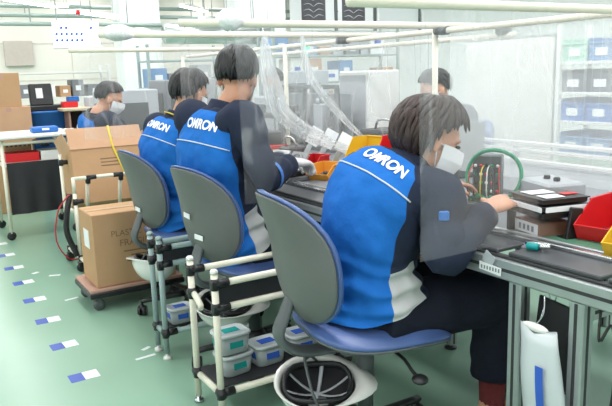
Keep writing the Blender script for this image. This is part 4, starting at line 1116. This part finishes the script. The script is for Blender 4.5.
m = MB(); m.tube(spline([(0, .03, .25), (0, .04, .29), (0, .01, .30), (0, .02, .26)], 10), .002, 6); m.build('wire_hook', M['steel'], t)

# ================================================================ OPPOSITE LINE AND FAR BACKGROUND
t = thing('test_rig', 'dark framed test rig on the opposite bench behind creased film', 'test rig', (2.52, 4.14, 0.785))
for a, b in (((0, -.42), (0, .42)),):
    for z in (.01, .44):
        m = MB(); m.box((0, 0, z), (.03, .86, .03), None, .004); m.build('frame_bar', M['darkgrey'], t)
    for y in (-.42, 0.0, .42):
        m = MB(); m.box((0, y, .225), (.03, .03, .42), None, .004); m.build('frame_bar', M['darkgrey'], t)
MB().box((.12, 0, .2), (.02, .84, .38), None, .004).build('back_panel', M['midgrey'], t)
for k, (y, h) in enumerate(((-.3, .22), (-.13, .30), (.14, .2), (.3, .28))):
    m = MB(); m.box((.06, y, h / 2 + .02), (.07, .11, h), None, .006); m.rod((.03, y, h + .02), (.03, y, h + .06), .012); m.build('module', (M['black'], M['greybox'], M['darkgrey'], M['black'])[k], t)
t = thing('equipment_cabinet', 'white upright cabinet on the opposite bench near the test rig', 'cabinet', (2.88, 3.85, 0.785))
MB().box((0, 0, .27), (.28, .34, .54), None, .01).build('case', M['white'], t)
d_ = MB().box((-.143, 0, .27), (.006, .30, .48), None, .002).build('door', M['greybox'], t)
MB().box((-.15, .11, .27), (.012, .015, .09), None, .003).build('handle', M['darkgrey'], d_)
for k, (x, y, z, s_, mm, lb) in enumerate(((2.7, 2.95, .785, (.2, .24, .3), M['blueplastic'], 'blue container on the opposite bench beside the white cabinet'),
                                       (2.62, 4.62, .785, (.22, .3, .24), M['black'], 'black machine head on the opposite bench by the gathered film'),
                                       (2.72, 4.95, .785, (.25, .25, .36), M['greybox'], 'grey instrument tower on the opposite bench by the cream post'))):
    t = thing('instrument', lb, 'instrument', (x, y, z))
    MB().box((0, 0, s_[2] / 2), s_, None, .012).build('case', mm, t)
    MB().box((-s_[0] / 2 - .002, 0, s_[2] * .62), (.006, s_[1] * .7, s_[2] * .4), None, .002).build('front_panel', M['darkgrey'] if k != 1 else M['greybox'], t)
    m = MB()
    for q in range(3): m.lathe([(.014, 0), (.014, .012), (.01, .014)], 10, (-s_[0] / 2, -s_[1] * .25 + s_[1] * .25 * q, s_[2] * .22), True, RY(-PI / 2))
    m.build('knob', M['white'], t)
for k, (x, y, z, s_, mm, lb) in enumerate(((2.06, 3.92, ZT, (.16, .24, .17), M['black'], 'black instrument at the rear of the bench behind the clear trays'),
                                       (2.05, 3.52, ZT, (.13, .16, .10), M['black'], 'low black instrument behind the white tilted cards'),
                                       (2.45, 3.10, .785, (.2, .3, .20), M['black'], 'black instrument on the opposite bench behind the yellow bin'),
                                       (2.55, 5.30, .785, (.24, .5, .22), M['black'], 'long black instrument at the far end of the opposite bench'),
                                       (2.42, 2.52, .785, (.18, .26, .27), M['darkgrey'], 'dark grey instrument behind the green cable ring'))):
    t = thing('instrument', lb, 'instrument', (x, y, z))
    MB().box((0, 0, s_[2] / 2), s_, None, .010).build('case', mm, t)
    MB().box((-s_[0] / 2 - .002, 0, s_[2] * .6), (.006, s_[1] * .6, s_[2] * .4), None, .002).build('front_panel', M['midgrey'], t)
    m = MB(); m.tube(spline([(0, -s_[1] * .3, s_[2]), (-.02, -s_[1] * .2, s_[2] + .05), (-.04, s_[1] * .1, s_[2] + .055), (-.02, s_[1] * .3, s_[2])], 12), .008, 8); m.build('carry_handle', M['steel'], t)
t = thing('signal_tower', 'green lit signal lamp on a thin pole beyond the films', 'signal lamp', (3.15, 5.1, 0.0))
m = MB(); m.lathe([(.09, 0), (.09, .02), (.012, .03), (.012, 1.50)], 12); m.build('pole', M['alu'], t)
m = MB(); m.lathe([(.028, 1.5), (.028, 1.56), (.02, 1.57)], 14); m.build('lamp_lens', M['greenlamp'], t)

# shelf with bins at the right
def rack(label, x0, x1, y0, y1, levels, htop, pm=None, name='shelf_rack', along='y'):
    pm = pm or M['white']
    t = thing(name, label, 'rack', ((x0 + x1) / 2, (y0 + y1) / 2, 0))
    cx, cy = (x0 + x1) / 2, (y0 + y1) / 2
    for x in (x0, x1):
        for y in (y0, y1): MB().box((x - cx, y - cy, htop / 2), (.035, .035, htop), None, .003).build('upright', pm, t)
    for z in levels: MB().box((0, 0, z - .012), (x1 - x0, y1 - y0, .024), None, .003).build('shelf_board', pm, t)
    return t
def stack_bin(label, loc, rz, mm, s=(.3, .2, .15), group='labelled bins on the white rack'):
    t = thing('storage_bin', label, 'bin', loc, rz, group)
    L_, W_, H_ = s; w = .006
    m = MB(); m.box((0, 0, w / 2), (L_, W_, w), None, .001)
    for sg in (-1, 1): m.box((0, sg * W_ / 2, H_ / 2), (L_, w, H_), None, .001); m.box((sg * L_ / 2, 0, H_ / 2 if sg > 0 else H_ * .38), (w, W_, H_ if sg > 0 else H_ * .76), None, .001)
    m.box((-L_ / 2 - .004, 0, H_ * .78), (.014, W_, .014), None, .003)
    m.build('bin_body', mm, t)
    MB().box((-L_ / 2 - .005, 0, H_ * .4), (.003, W_ * .5, H_ * .34), None, .0005).build('label', M['paper'], t)
    return t
rack('white steel shelf rack with blue bins, behind the red bin', 4.48, 4.85, 2.35, 3.52, (.20, .63, .89, 1.11, 1.34), 1.62, M['white'])
MB_mid = [.89, 1.11, 1.34, .63]
names = ['lowest filled shelf', 'second shelf', 'third shelf', 'top shelf']
for li, z in enumerate((.63, .89, 1.11, 1.34)):
    for k in range(5):
        y = 2.47 + k * .232
        mm = [M['bintrans'], M['blueplastic'], mat('dark slate bin', (78, 84, 100), .4), M['bintrans']][li]
        if li == 3 and k in (1, 4): mm = mat('mint bin', (170, 214, 196), .4)
        stack_bin(('pale blue', 'blue', 'slate', 'pale')[li] + ' labelled bin on the white rack, %s, %s from the white partition' % (names[li], ('fifth', 'fourth', 'third', 'second', 'first')[k]), (4.665, y, z), 0, mm, (.33, .205, .17))
t = thing('partition_panel', 'plain white partition panel between the bin rack and hazy film', 'panel', (4.5, 4.05, 0))
MB().box((0, 0, .80), (.04, .95, 1.5), None, .005).build('panel', mat('pale warm panel', (222, 220, 216), .7, 0, .02, 3), t)
for y in (-.4, .4): MB().box((0, y, .03), (.3, .05, .06), None, .005).build('foot', M['alu'], t)
MB().box((0, 0, 1.555), (.05, .97, .02), None, .004).build('top_rail', M['alu'], t)

# left: black-draped pipe table
t = thing('pipe_table', 'cream pipe table with white top and black drape down its front', 'table', (0.74, 6.08, 0))
for x in (0, .54):
    for y in (0, .6):
        m = MB(); m.rod((x, y, .06), (x, y, .85), .0145); o = m.build('leg', M['cream'], t)
        m = MB(); m.lathe([(.012, -.013), (.035, -.012), (.038, 0), (.035, .012), (.012, .013)], 16, (x, y, .038), True, RX(PI / 2)); m.build('castor', M['black'], o)
for z in (.82, .64):
    for a, b in (((0, 0, z), (.54, 0, z)), ((0, .6, z), (.54, .6, z)), ((0, 0, z), (0, .6, z)), ((.54, 0, z), (.54, .6, z))):
        m = MB(); m.rod(a, b, .0135); m.build('rail', M['cream'], t)
MB().box((.26, .3, .872), (.70, .72, .022), None, .004).build('table_top', M['white'], t)
MB().box((.27, .3, .655), (.5, .56, .008), None, .002).build('lower_shelf', M['white'], t)
m = MB(); m.grid(lambda u, v: V((.02 + .52 * u, -.02 + .010 * math.sin(u * 19) * v, .66 - .44 * v)), 40, 10); m.grid(lambda u, v: V((.02 + .52 * u, -.016 + .010 * math.sin(u * 19) * v, .66 - .44 * v)), 40, 10); m.build('black_drape', M['blackmat'], t)
m = MB()
for k in range(14): m.box((.04 + .035 * k, -.016, .80), (.02, .003, .012), None, .0005)
m.build('slotted_strip', M['slot'], t)
def open_box(name, label, loc, rz, s, mm, grp=None, cat='box'):
    t = thing(name, label, cat, loc, rz, grp); a, b, c = s; w = .006; m = MB()
    m.box((0, 0, w / 2), (a, b, w), None, .001)
    for sg in (-1, 1): m.box((sg * a / 2, 0, c / 2), (w, b, c), None, .001); m.box((0, sg * b / 2, c / 2), (a, w, c), None, .001)
    m.build('box_body', mm, t); 
    MB().box((0, 0, c * .8), (a - .014, b - .014, c * .1), None, .002).build('contents', M['darkgrey'], t)
    return t
open_box('tray_box', 'red box on the lower shelf of the black-draped table', (0.90, 6.2, .66), 0, (.26, .2, .075), M['red'])
open_box('tray_box', 'white box beside the red box on the draped table\'s lower shelf', (1.15, 6.2, .66), 0, (.20, .2, .08), M['white'])
t = thing('cardboard_box', 'small tan box behind the red box on the draped table shelf', 'box', (0.91, 6.45, .66)); MB().box((0, 0, .065), (.22, .16, .13), None, .003).build('carton', M['card'], t); MB().box((0, 0, .131), (.22, .04, .002), None, .0005).build('tape_strip', M['wood'], t)
t = thing('blue_case', 'blue case behind the white box on the draped table shelf', 'case', (1.14, 6.45, .66)); MB().box((0, 0, .075), (.18, .14, .15), None, .01).build('case_body', M['blueplastic'], t); MB().box((0, -.072, .10), (.07, .008, .02), None, .003).build('latch', M['black'], t)
t = thing('tool_case', 'blue tool case lying on the white top of the draped table', 'case', (1.13, 6.30, .883)); MB().box((0, 0, .025), (.22, .14, .05), None, .01).build('case_body', M['blueplastic'], t); MB().box((0, -.074, .03), (.06, .01, .018), None, .003).build('handle', M['white'], t)
t = thing('tape_roll', 'white tape roll on the draped table beside the blue tool case', 'tape roll', (1.30, 6.12, .883)); MB().lathe([(.025, 0), (.042, 0), (.044, .004), (.044, .026), (.042, .03), (.025, .03)], 20, caps=False).build('roll', M['white'], t); MB().lathe([(.022, .001), (.025, .001), (.025, .029), (.022, .029)], 20, caps=False).build('core', M['card'], t)

# far left: stacked cartons, black monitor, blue bin, brown cabinet
def carton(label, loc, rz, s, mm, grp):
    t = thing('cardboard_box', label, 'box', loc, rz, grp)
    MB().box((0, 0, s[2] / 2), s, None, .004).build('carton', mm, t)
    MB().box((0, -s[1] / 2 - .0006, s[2] * .9), (.05, .001, s[2] * .18), None, .0003).build('tape_strip', M['wood'], t)
    return t
carton('tan carton at the base of the tall stack by the picture edge', (1.02, 7.60, 0.0), 0, (.44, .4, .50), M['card'], 'stacked cartons beyond the draped table')
carton('second tan carton of the tall stack, under the wide one', (1.02, 7.60, 0.50), .02, (.43, .4, .33), M['card'], 'stacked cartons beyond the draped table')
carton('wide tan carton in the upper half of the tall stack', (1.01, 7.60, 0.83), -.01, (.42, .4, .25), M['card2'], 'stacked cartons beyond the draped table')
carton('topmost tan carton of the tall stack', (0.96, 7.60, 1.08), .02, (.36, .36, .34), M['card'], 'stacked cartons beyond the draped table')
t = thing('waste_bin', 'blue plastic bin beside the tall carton stack', 'bin', (1.45, 7.9, 0))
def sq(hx, hy, z, n=32): return [V((superell(2 * PI * j / n, 5)[0] * hx, superell(2 * PI * j / n, 5)[1] * hy, z)) for j in range(n)]
m = MB(); m.loft([sq(.15, .15, 0), sq(.155, .155, .01), sq(.2, .2, .98), sq(.215, .215, .985), sq(.215, .215, 1.01), sq(.19, .19, 1.01), sq(.14, .14, .05)]); m.build('bin_body', M['blueplastic'], t)
t = thing('black_scale', 'black device with white label standing on the blue bin', 'device', (1.47, 7.9, 1.01))
m = MB(); m.box((0, 0, .03), (.44, .40, .06), None, .01); m.build('base', M['black'], t)
MB().box((-.06, -.05, .17), (.24, .06, .24), RX(-.2), .012).build('display', M['black'], t)
MB().box((-.08, -.09, .19), (.07, .004, .11), RX(-.2), .001).build('white_label', M['paper'], t)
t = thing('tool_cabinet', 'brown open cabinet with pale top beyond the draped table', 'cabinet', (1.82, 7.7, 0))
m = MB(); m.box((-.2, 0, .5), (.02, .4, 1.0), None, .003); m.box((.2, 0, .5), (.02, .4, 1.0), None, .003); m.box((0, .19, .5), (.4, .02, 1.0), None, .003); m.build('carcass', M['wood'], t)
m = MB()
for z in (.05, .4, .72): m.box((0, 0, z), (.38, .38, .02), None, .003)
m.build('shelf', M['darkwood'], t)
MB().box((0, .175, .5), (.38, .01, .96), None, .002).build('back_panel', M['darkwood'], t)
MB().box((0, 0, 1.02), (.56, .5, .035), None, .008).build('top', mat('pale maple top', (214, 196, 168), .5), t)
for k, (x, mm, s_, lb) in enumerate(((1.66, M['red'], (.16, .12, .06), 'red box on the pale cabinet top'), (1.70, M['blueplastic'], (.12, .08, .05), 'blue box lying on the red box on the cabinet top'), (1.92, M['greybox'], (.16, .14, .10), 'grey tin on the pale cabinet top'))):
    z = 1.0375 + (.06 if k == 1 else 0)
    t = thing('small_box', lb, 'box', (x, 7.65, z), .1 * k, 'boxes on the cabinet top')
    MB().box((0, 0, s_[2] / 2), s_, None, .006).build('box_body', mm, t)
    MB().box((0, 0, s_[2] + .002), (s_[0] * .96, s_[1] * .96, .006), None, .002).build('lid', M['white'] if k == 2 else mm, t)
# far racks with goods
goods = [M['card'], M['white'], M['greybox'], M['black'], M['bintrans'], M['card2'], M['midgrey'], M['paper']]
def fill(y, x0, x1, zs, grp, seed, depth=.3, nper=6, hmax=.24):
    r_ = random.Random(seed)
    words = ['carton', 'white case', 'grey case', 'black case', 'blue bin', 'tan carton', 'slate case', 'white carton']
    for li, z in enumerate(zs):
        x = x0 + .03
        k = 0
        while x < x1 - .12 and k < nper:
            w_ = r_.uniform(.12, .24); w_ = min(w_, x1 - x - .02); h_ = r_.uniform(.10, hmax); q = r_.randrange(len(goods))
            t = thing('storage_box', '%s, %s item on the %s shelf of the %s' % (words[q], ('first', 'second', 'third', 'fourth', 'fifth', 'sixth', 'seventh', 'eighth')[k], ('bottom', 'middle', 'upper', 'top')[min(3, li + (4 - len(zs)))], grp), 'box', (x + w_ / 2, y, z), 0, 'goods on the ' + grp)
            MB().box((0, 0, h_ / 2), (w_, depth, h_), None, .006).build('box_body', goods[q], t)
            MB().box((0, -depth / 2 - .001, h_ * .5), (w_ * .45, .003, h_ * .3), None, .0005).build('label', M['paper'] if q not in (1, 7) else M['labelblue'], t)
            x += w_ + r_.uniform(.02, .06); k += 1
rack('pale far rack under the bright notice board', 1.10, 2.55, 9.2, 9.6, (.35, .80, 1.12, 1.44), 1.52, M['white'])
fill(9.4, 1.10, 2.55, (.80, 1.12), 'pale far rack', 3, .3, 8, .22)
rack('grey far rack behind the capped worker', 4.2, 6.2, 7.6, 8.0, (.35, .80, 1.2, 1.55), 1.95, M['steelgreen'])
fill(7.8, 4.2, 6.2, (.35, .80, 1.2, 1.55), 'grey far rack', 5, .32, 8, .32)
rack('tall blue grey rack beyond the machines', 2.9, 4.0, 8.6, 9.0, (.35, .80, 1.2, 1.55), 1.75, M['bluegrey'])
fill(8.8, 2.9, 4.0, (.80, 1.2), 'tall blue grey rack', 8, .32, 5, .3)
# machines behind the line
for k, (x, y, s_, lb) in enumerate(((1.95, 6.55, (.5, .5, 1.22), 'grey machine cabinet beyond the strapped box'), (2.62, 6.75, (.55, .5, 1.30), 'grey machine cabinet with dark window behind the seated line'),
                                    (3.9, 6.6, (.6, .5, 1.35), 'pale machine cabinet behind the signal lamp'))):
    t = thing('machine_cabinet', lb, 'machine', (x, y, 0), 0, 'grey machine cabinets')
    MB().box((0, 0, s_[2] / 2), s_, None, .012).build('housing', (M['greybox'], M['midgrey'], M['greybox'])[k], t)
    MB().box((-.03, -s_[1] / 2 - .002, s_[2] * .78), (s_[0] * .7, .006, s_[2] * .24), None, .003).build('window', M['darkgrey'], t)
    MB().box((-s_[0] / 2 - .002, 0, s_[2] * .78), (.006, s_[1] * .7, s_[2] * .24), None, .003).build('side_window', M['darkgrey'], t)
    m = MB()
    for q in range(4): m.lathe([(.016, 0), (.016, .014), (.011, .016)], 10, (-.12 + .08 * q, -s_[1] / 2, s_[2] * .58), True, RX(PI / 2))
    m.build('button', M['red'] if k == 1 else M['white'], t)
    d_ = MB().box((0, -s_[1] / 2 - .003, s_[2] * .28), (s_[0] * .85, .008, s_[2] * .44), None, .003).build('door', M['greybox'], t)
    MB().box((s_[0] * .33, -s_[1] / 2 - .014, s_[2] * .3), (.015, .02, .1), None, .004).build('handle', M['darkgrey'], d_)

# notice board and overhead hardware
t = thing('notice_board', 'bright white hanging board with rows of blue marks', 'board', (2.10, 8.9, 1.73), -0.05)
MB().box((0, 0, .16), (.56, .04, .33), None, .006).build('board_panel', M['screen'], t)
m = MB(); rr = random.Random(4)
for j in range(3):
    for i in range(9):
        if rr.random() < .55: m.box((-.24 + .06 * i, -.0215, .09 + .075 * j), (.026, .002, .03), RY(.5), .0003)
m.build('blue_mark', M['labelblue'], t)
m = MB(); m.box((0, -.02, .0), (.60, .05, .035), None, .01); m.build('lower_ledge', M['white'], t)
for x in (-.22, .2): m = MB(); m.rod((x, 0, .32), (x, 0, H - 1.73), .006, 8); m.build('suspension_rod', M['alu'], t)
t = thing('alarm_lamp', 'small red lamp on the rod above the bright notice board', 'lamp', (2.13, 8.84, 2.12)); MB().ell((0, 0, .03), (.03, .03, .035), None, 12, 8).build('lens', M['red'], t); MB().lathe([(.035, -.01), (.035, .004)], 12).build('socket', M['alu'], t)

def lamp_fix(label, loc, rz, L_=1.2):
    t = thing('ceiling_lamp', label, 'lamp', loc, rz, 'hanging fluorescent lamps')
    m = MB(); m.box((0, 0, .03), (L_, .12, .04), None, .006); m.build('housing', M['white'], t)
    for sg in (-1, 1):
        m = MB(); m.rod((-L_ / 2 + .02, sg * .03, 0), (L_ / 2 - .02, sg * .03, 0), .014, 10); m.build('tube', M['lamp'], t)
    for x in (-L_ * .4, L_ * .4): m = MB(); m.rod((x, 0, .05), (x, 0, H - loc[2]), .005, 6); m.build('suspension_rod', M['alu'], t)
for i, (x, y, z, rz, lb) in enumerate(((1.9, 10.5, 2.42, .8, 'hanging fluorescent lamp above the bright notice board'), (2.9, 10.8, 2.30, .8, 'slanting hanging lamp past the notice board'), (2.5, 12.4, 2.62, .8, 'farthest hanging lamp toward the beige wall'),
                                       (4.3, 9.5, 2.10, .8, 'hanging lamp over the tall blue grey rack'), (5.4, 10.2, 2.15, .8, 'hanging lamp between the white panels'), (5.0, 12.0, 2.55, .8, 'hanging lamp behind the white panels'))):
    lamp_fix(lb, (x, y, z), rz)
t = thing('air_duct', 'galvanised overhead duct running across the far bay', 'duct', (5.2, 11.2, 2.05))
m = MB(); m.rod((-1.1, 0, 0), (.9, 0, 0), .17, 24); m.build('duct_tube', M['duct'], t)
for x in (-.8, 0, .7): m = MB(); m.tube([(x - .02, 0, 0), (x + .02, 0, 0)], .18, 24); m.build('collar_ring', M['duct'], t)
for x in (-.6, .6): m = MB(); m.rod((x, 0, .17), (x, 0, H - 2.05), .008, 8); m.build('hanger', M['alu'], t)
for k, (z, y, lb) in enumerate(((2.25, 11.9, 'lower grey green conduit crossing the far bay'), (2.42, 12.3, 'middle grey green conduit crossing the far bay'), (2.62, 12.8, 'upper grey green conduit crossing the far bay'))):
    t = thing('conduit', lb, 'conduit', (4.5, y, z), 0, 'conduits crossing the far bay')
    m = MB(); m.rod((-3.2, 0, 0), (3.4, 0, 0), .035, 12); m.build('conduit_tube', M['steelgreen'], t)
    for x in (-2.4, -.8, .8, 2.4): m = MB(); m.rod((x, 0, .03), (x, 0, H - z), .008, 8); m.build('hanger', M['alu'], t)
# pillars and hanging picture boards
m = MB(); m.box((3.95, 12.2, H / 2), (.72, .5, H), None, .01); struct(m, 'pillar_1', M['wallpanel'])
m = MB(); m.box((5.95, 11.4, H / 2), (1.05, .4, H), None, .01); struct(m, 'pillar_2', M['wallpanel'])
m = MB(); m.box((2.35, Y1 - .05, 1.9), (.55, .08, .5), None, .01); tag(m.build('wall_board', mat('taupe board', (190, 180, 172), .8)), 'taupe panel fixed low on the beige far wall', 'panel')
for k, (x, lb) in enumerate(((6.05, 'white board with dark leaf print, near the white pillar'), (6.85, 'white board with dark leaf print and red dot, second of the hanging row'), (7.85, 'plain white board, last of the hanging row'))):
    t = thing('hanging_board', lb, 'board', (x, 9.6, 2.0), -.35, 'white boards hung over the far bay')
    MB().box((0, 0, .6), (.74, .03, 1.2), None, .006).build('board_panel', M['paper'], t)
    if k < 2:
        m = MB(); m.box((0.02, -.017, .36), (.40, .006, .40), None, .001); m.build('print_field', M['grey pattern'], t)
        m = MB()
        for j in range(4):
            for sg in (-1, 1):
                m.tube(spline([(.02, -.021, .20 + .09 * j), (.02 + sg * .08, -.021, .25 + .09 * j), (.02 + sg * .17, -.021, .23 + .09 * j)], 8), [.004, .010, .014, .016, .016, .014, .011, .007, .003], 6, True, .3)
        m.build('leaf_print', M['paper'], t)
    if k == 1:
        MB().lathe([(.03, 0), (.03, .005)], 16, (-.28, -.016, .32), True, RX(PI / 2)).build('red_dot', M['red'], t)
    m = MB(); m.box((.40, 0, .6), (.05, .05, 1.22), None, .004); m.build('edge_post', M['darkgrey'], t)
    for xx in (-.3, .3): m = MB(); m.rod((xx, 0, 1.2), (xx, 0, 1.3), .006, 6); m.build('hanger', M['alu'], t)

# ================================================================ LIGHT
def area(loc, sx, sy, power, rot=(0, 0, 0)):
    l = bpy.data.lights.new('ceiling_light', 'AREA'); l.shape = 'RECTANGLE'; l.size = sx; l.size_y = sy; l.energy = power; l.color = (1.0, 0.968, 0.985)
    o = bpy.data.objects.new('ceiling_light', l); COL.objects.link(o); o.location = loc; o.rotation_euler = rot
for x in (-2.0, 1.2, 3.6, 6.4):
    for y in (-1.2, 1.6, 4.4, 7.4, 10.6, 13.4):
        area((x, y, H - .03), .45, 2.2, 37)
w = bpy.data.worlds.new('world'); sc.world = w; w.use_nodes = True
w.node_tree.nodes['Background'].inputs[0].default_value = (.9, .95, 1, 1); w.node_tree.nodes['Background'].inputs[1].default_value = .5
sc.view_settings.view_transform = 'Standard'; sc.view_settings.look = 'None'; sc.view_settings.gamma = 1.0; sc.view_settings.use_curve_mapping = False
sc.view_settings.exposure = 0.3
sc.cycles.transparent_max_bounces = 24
sc.cycles.max_bounces = 8
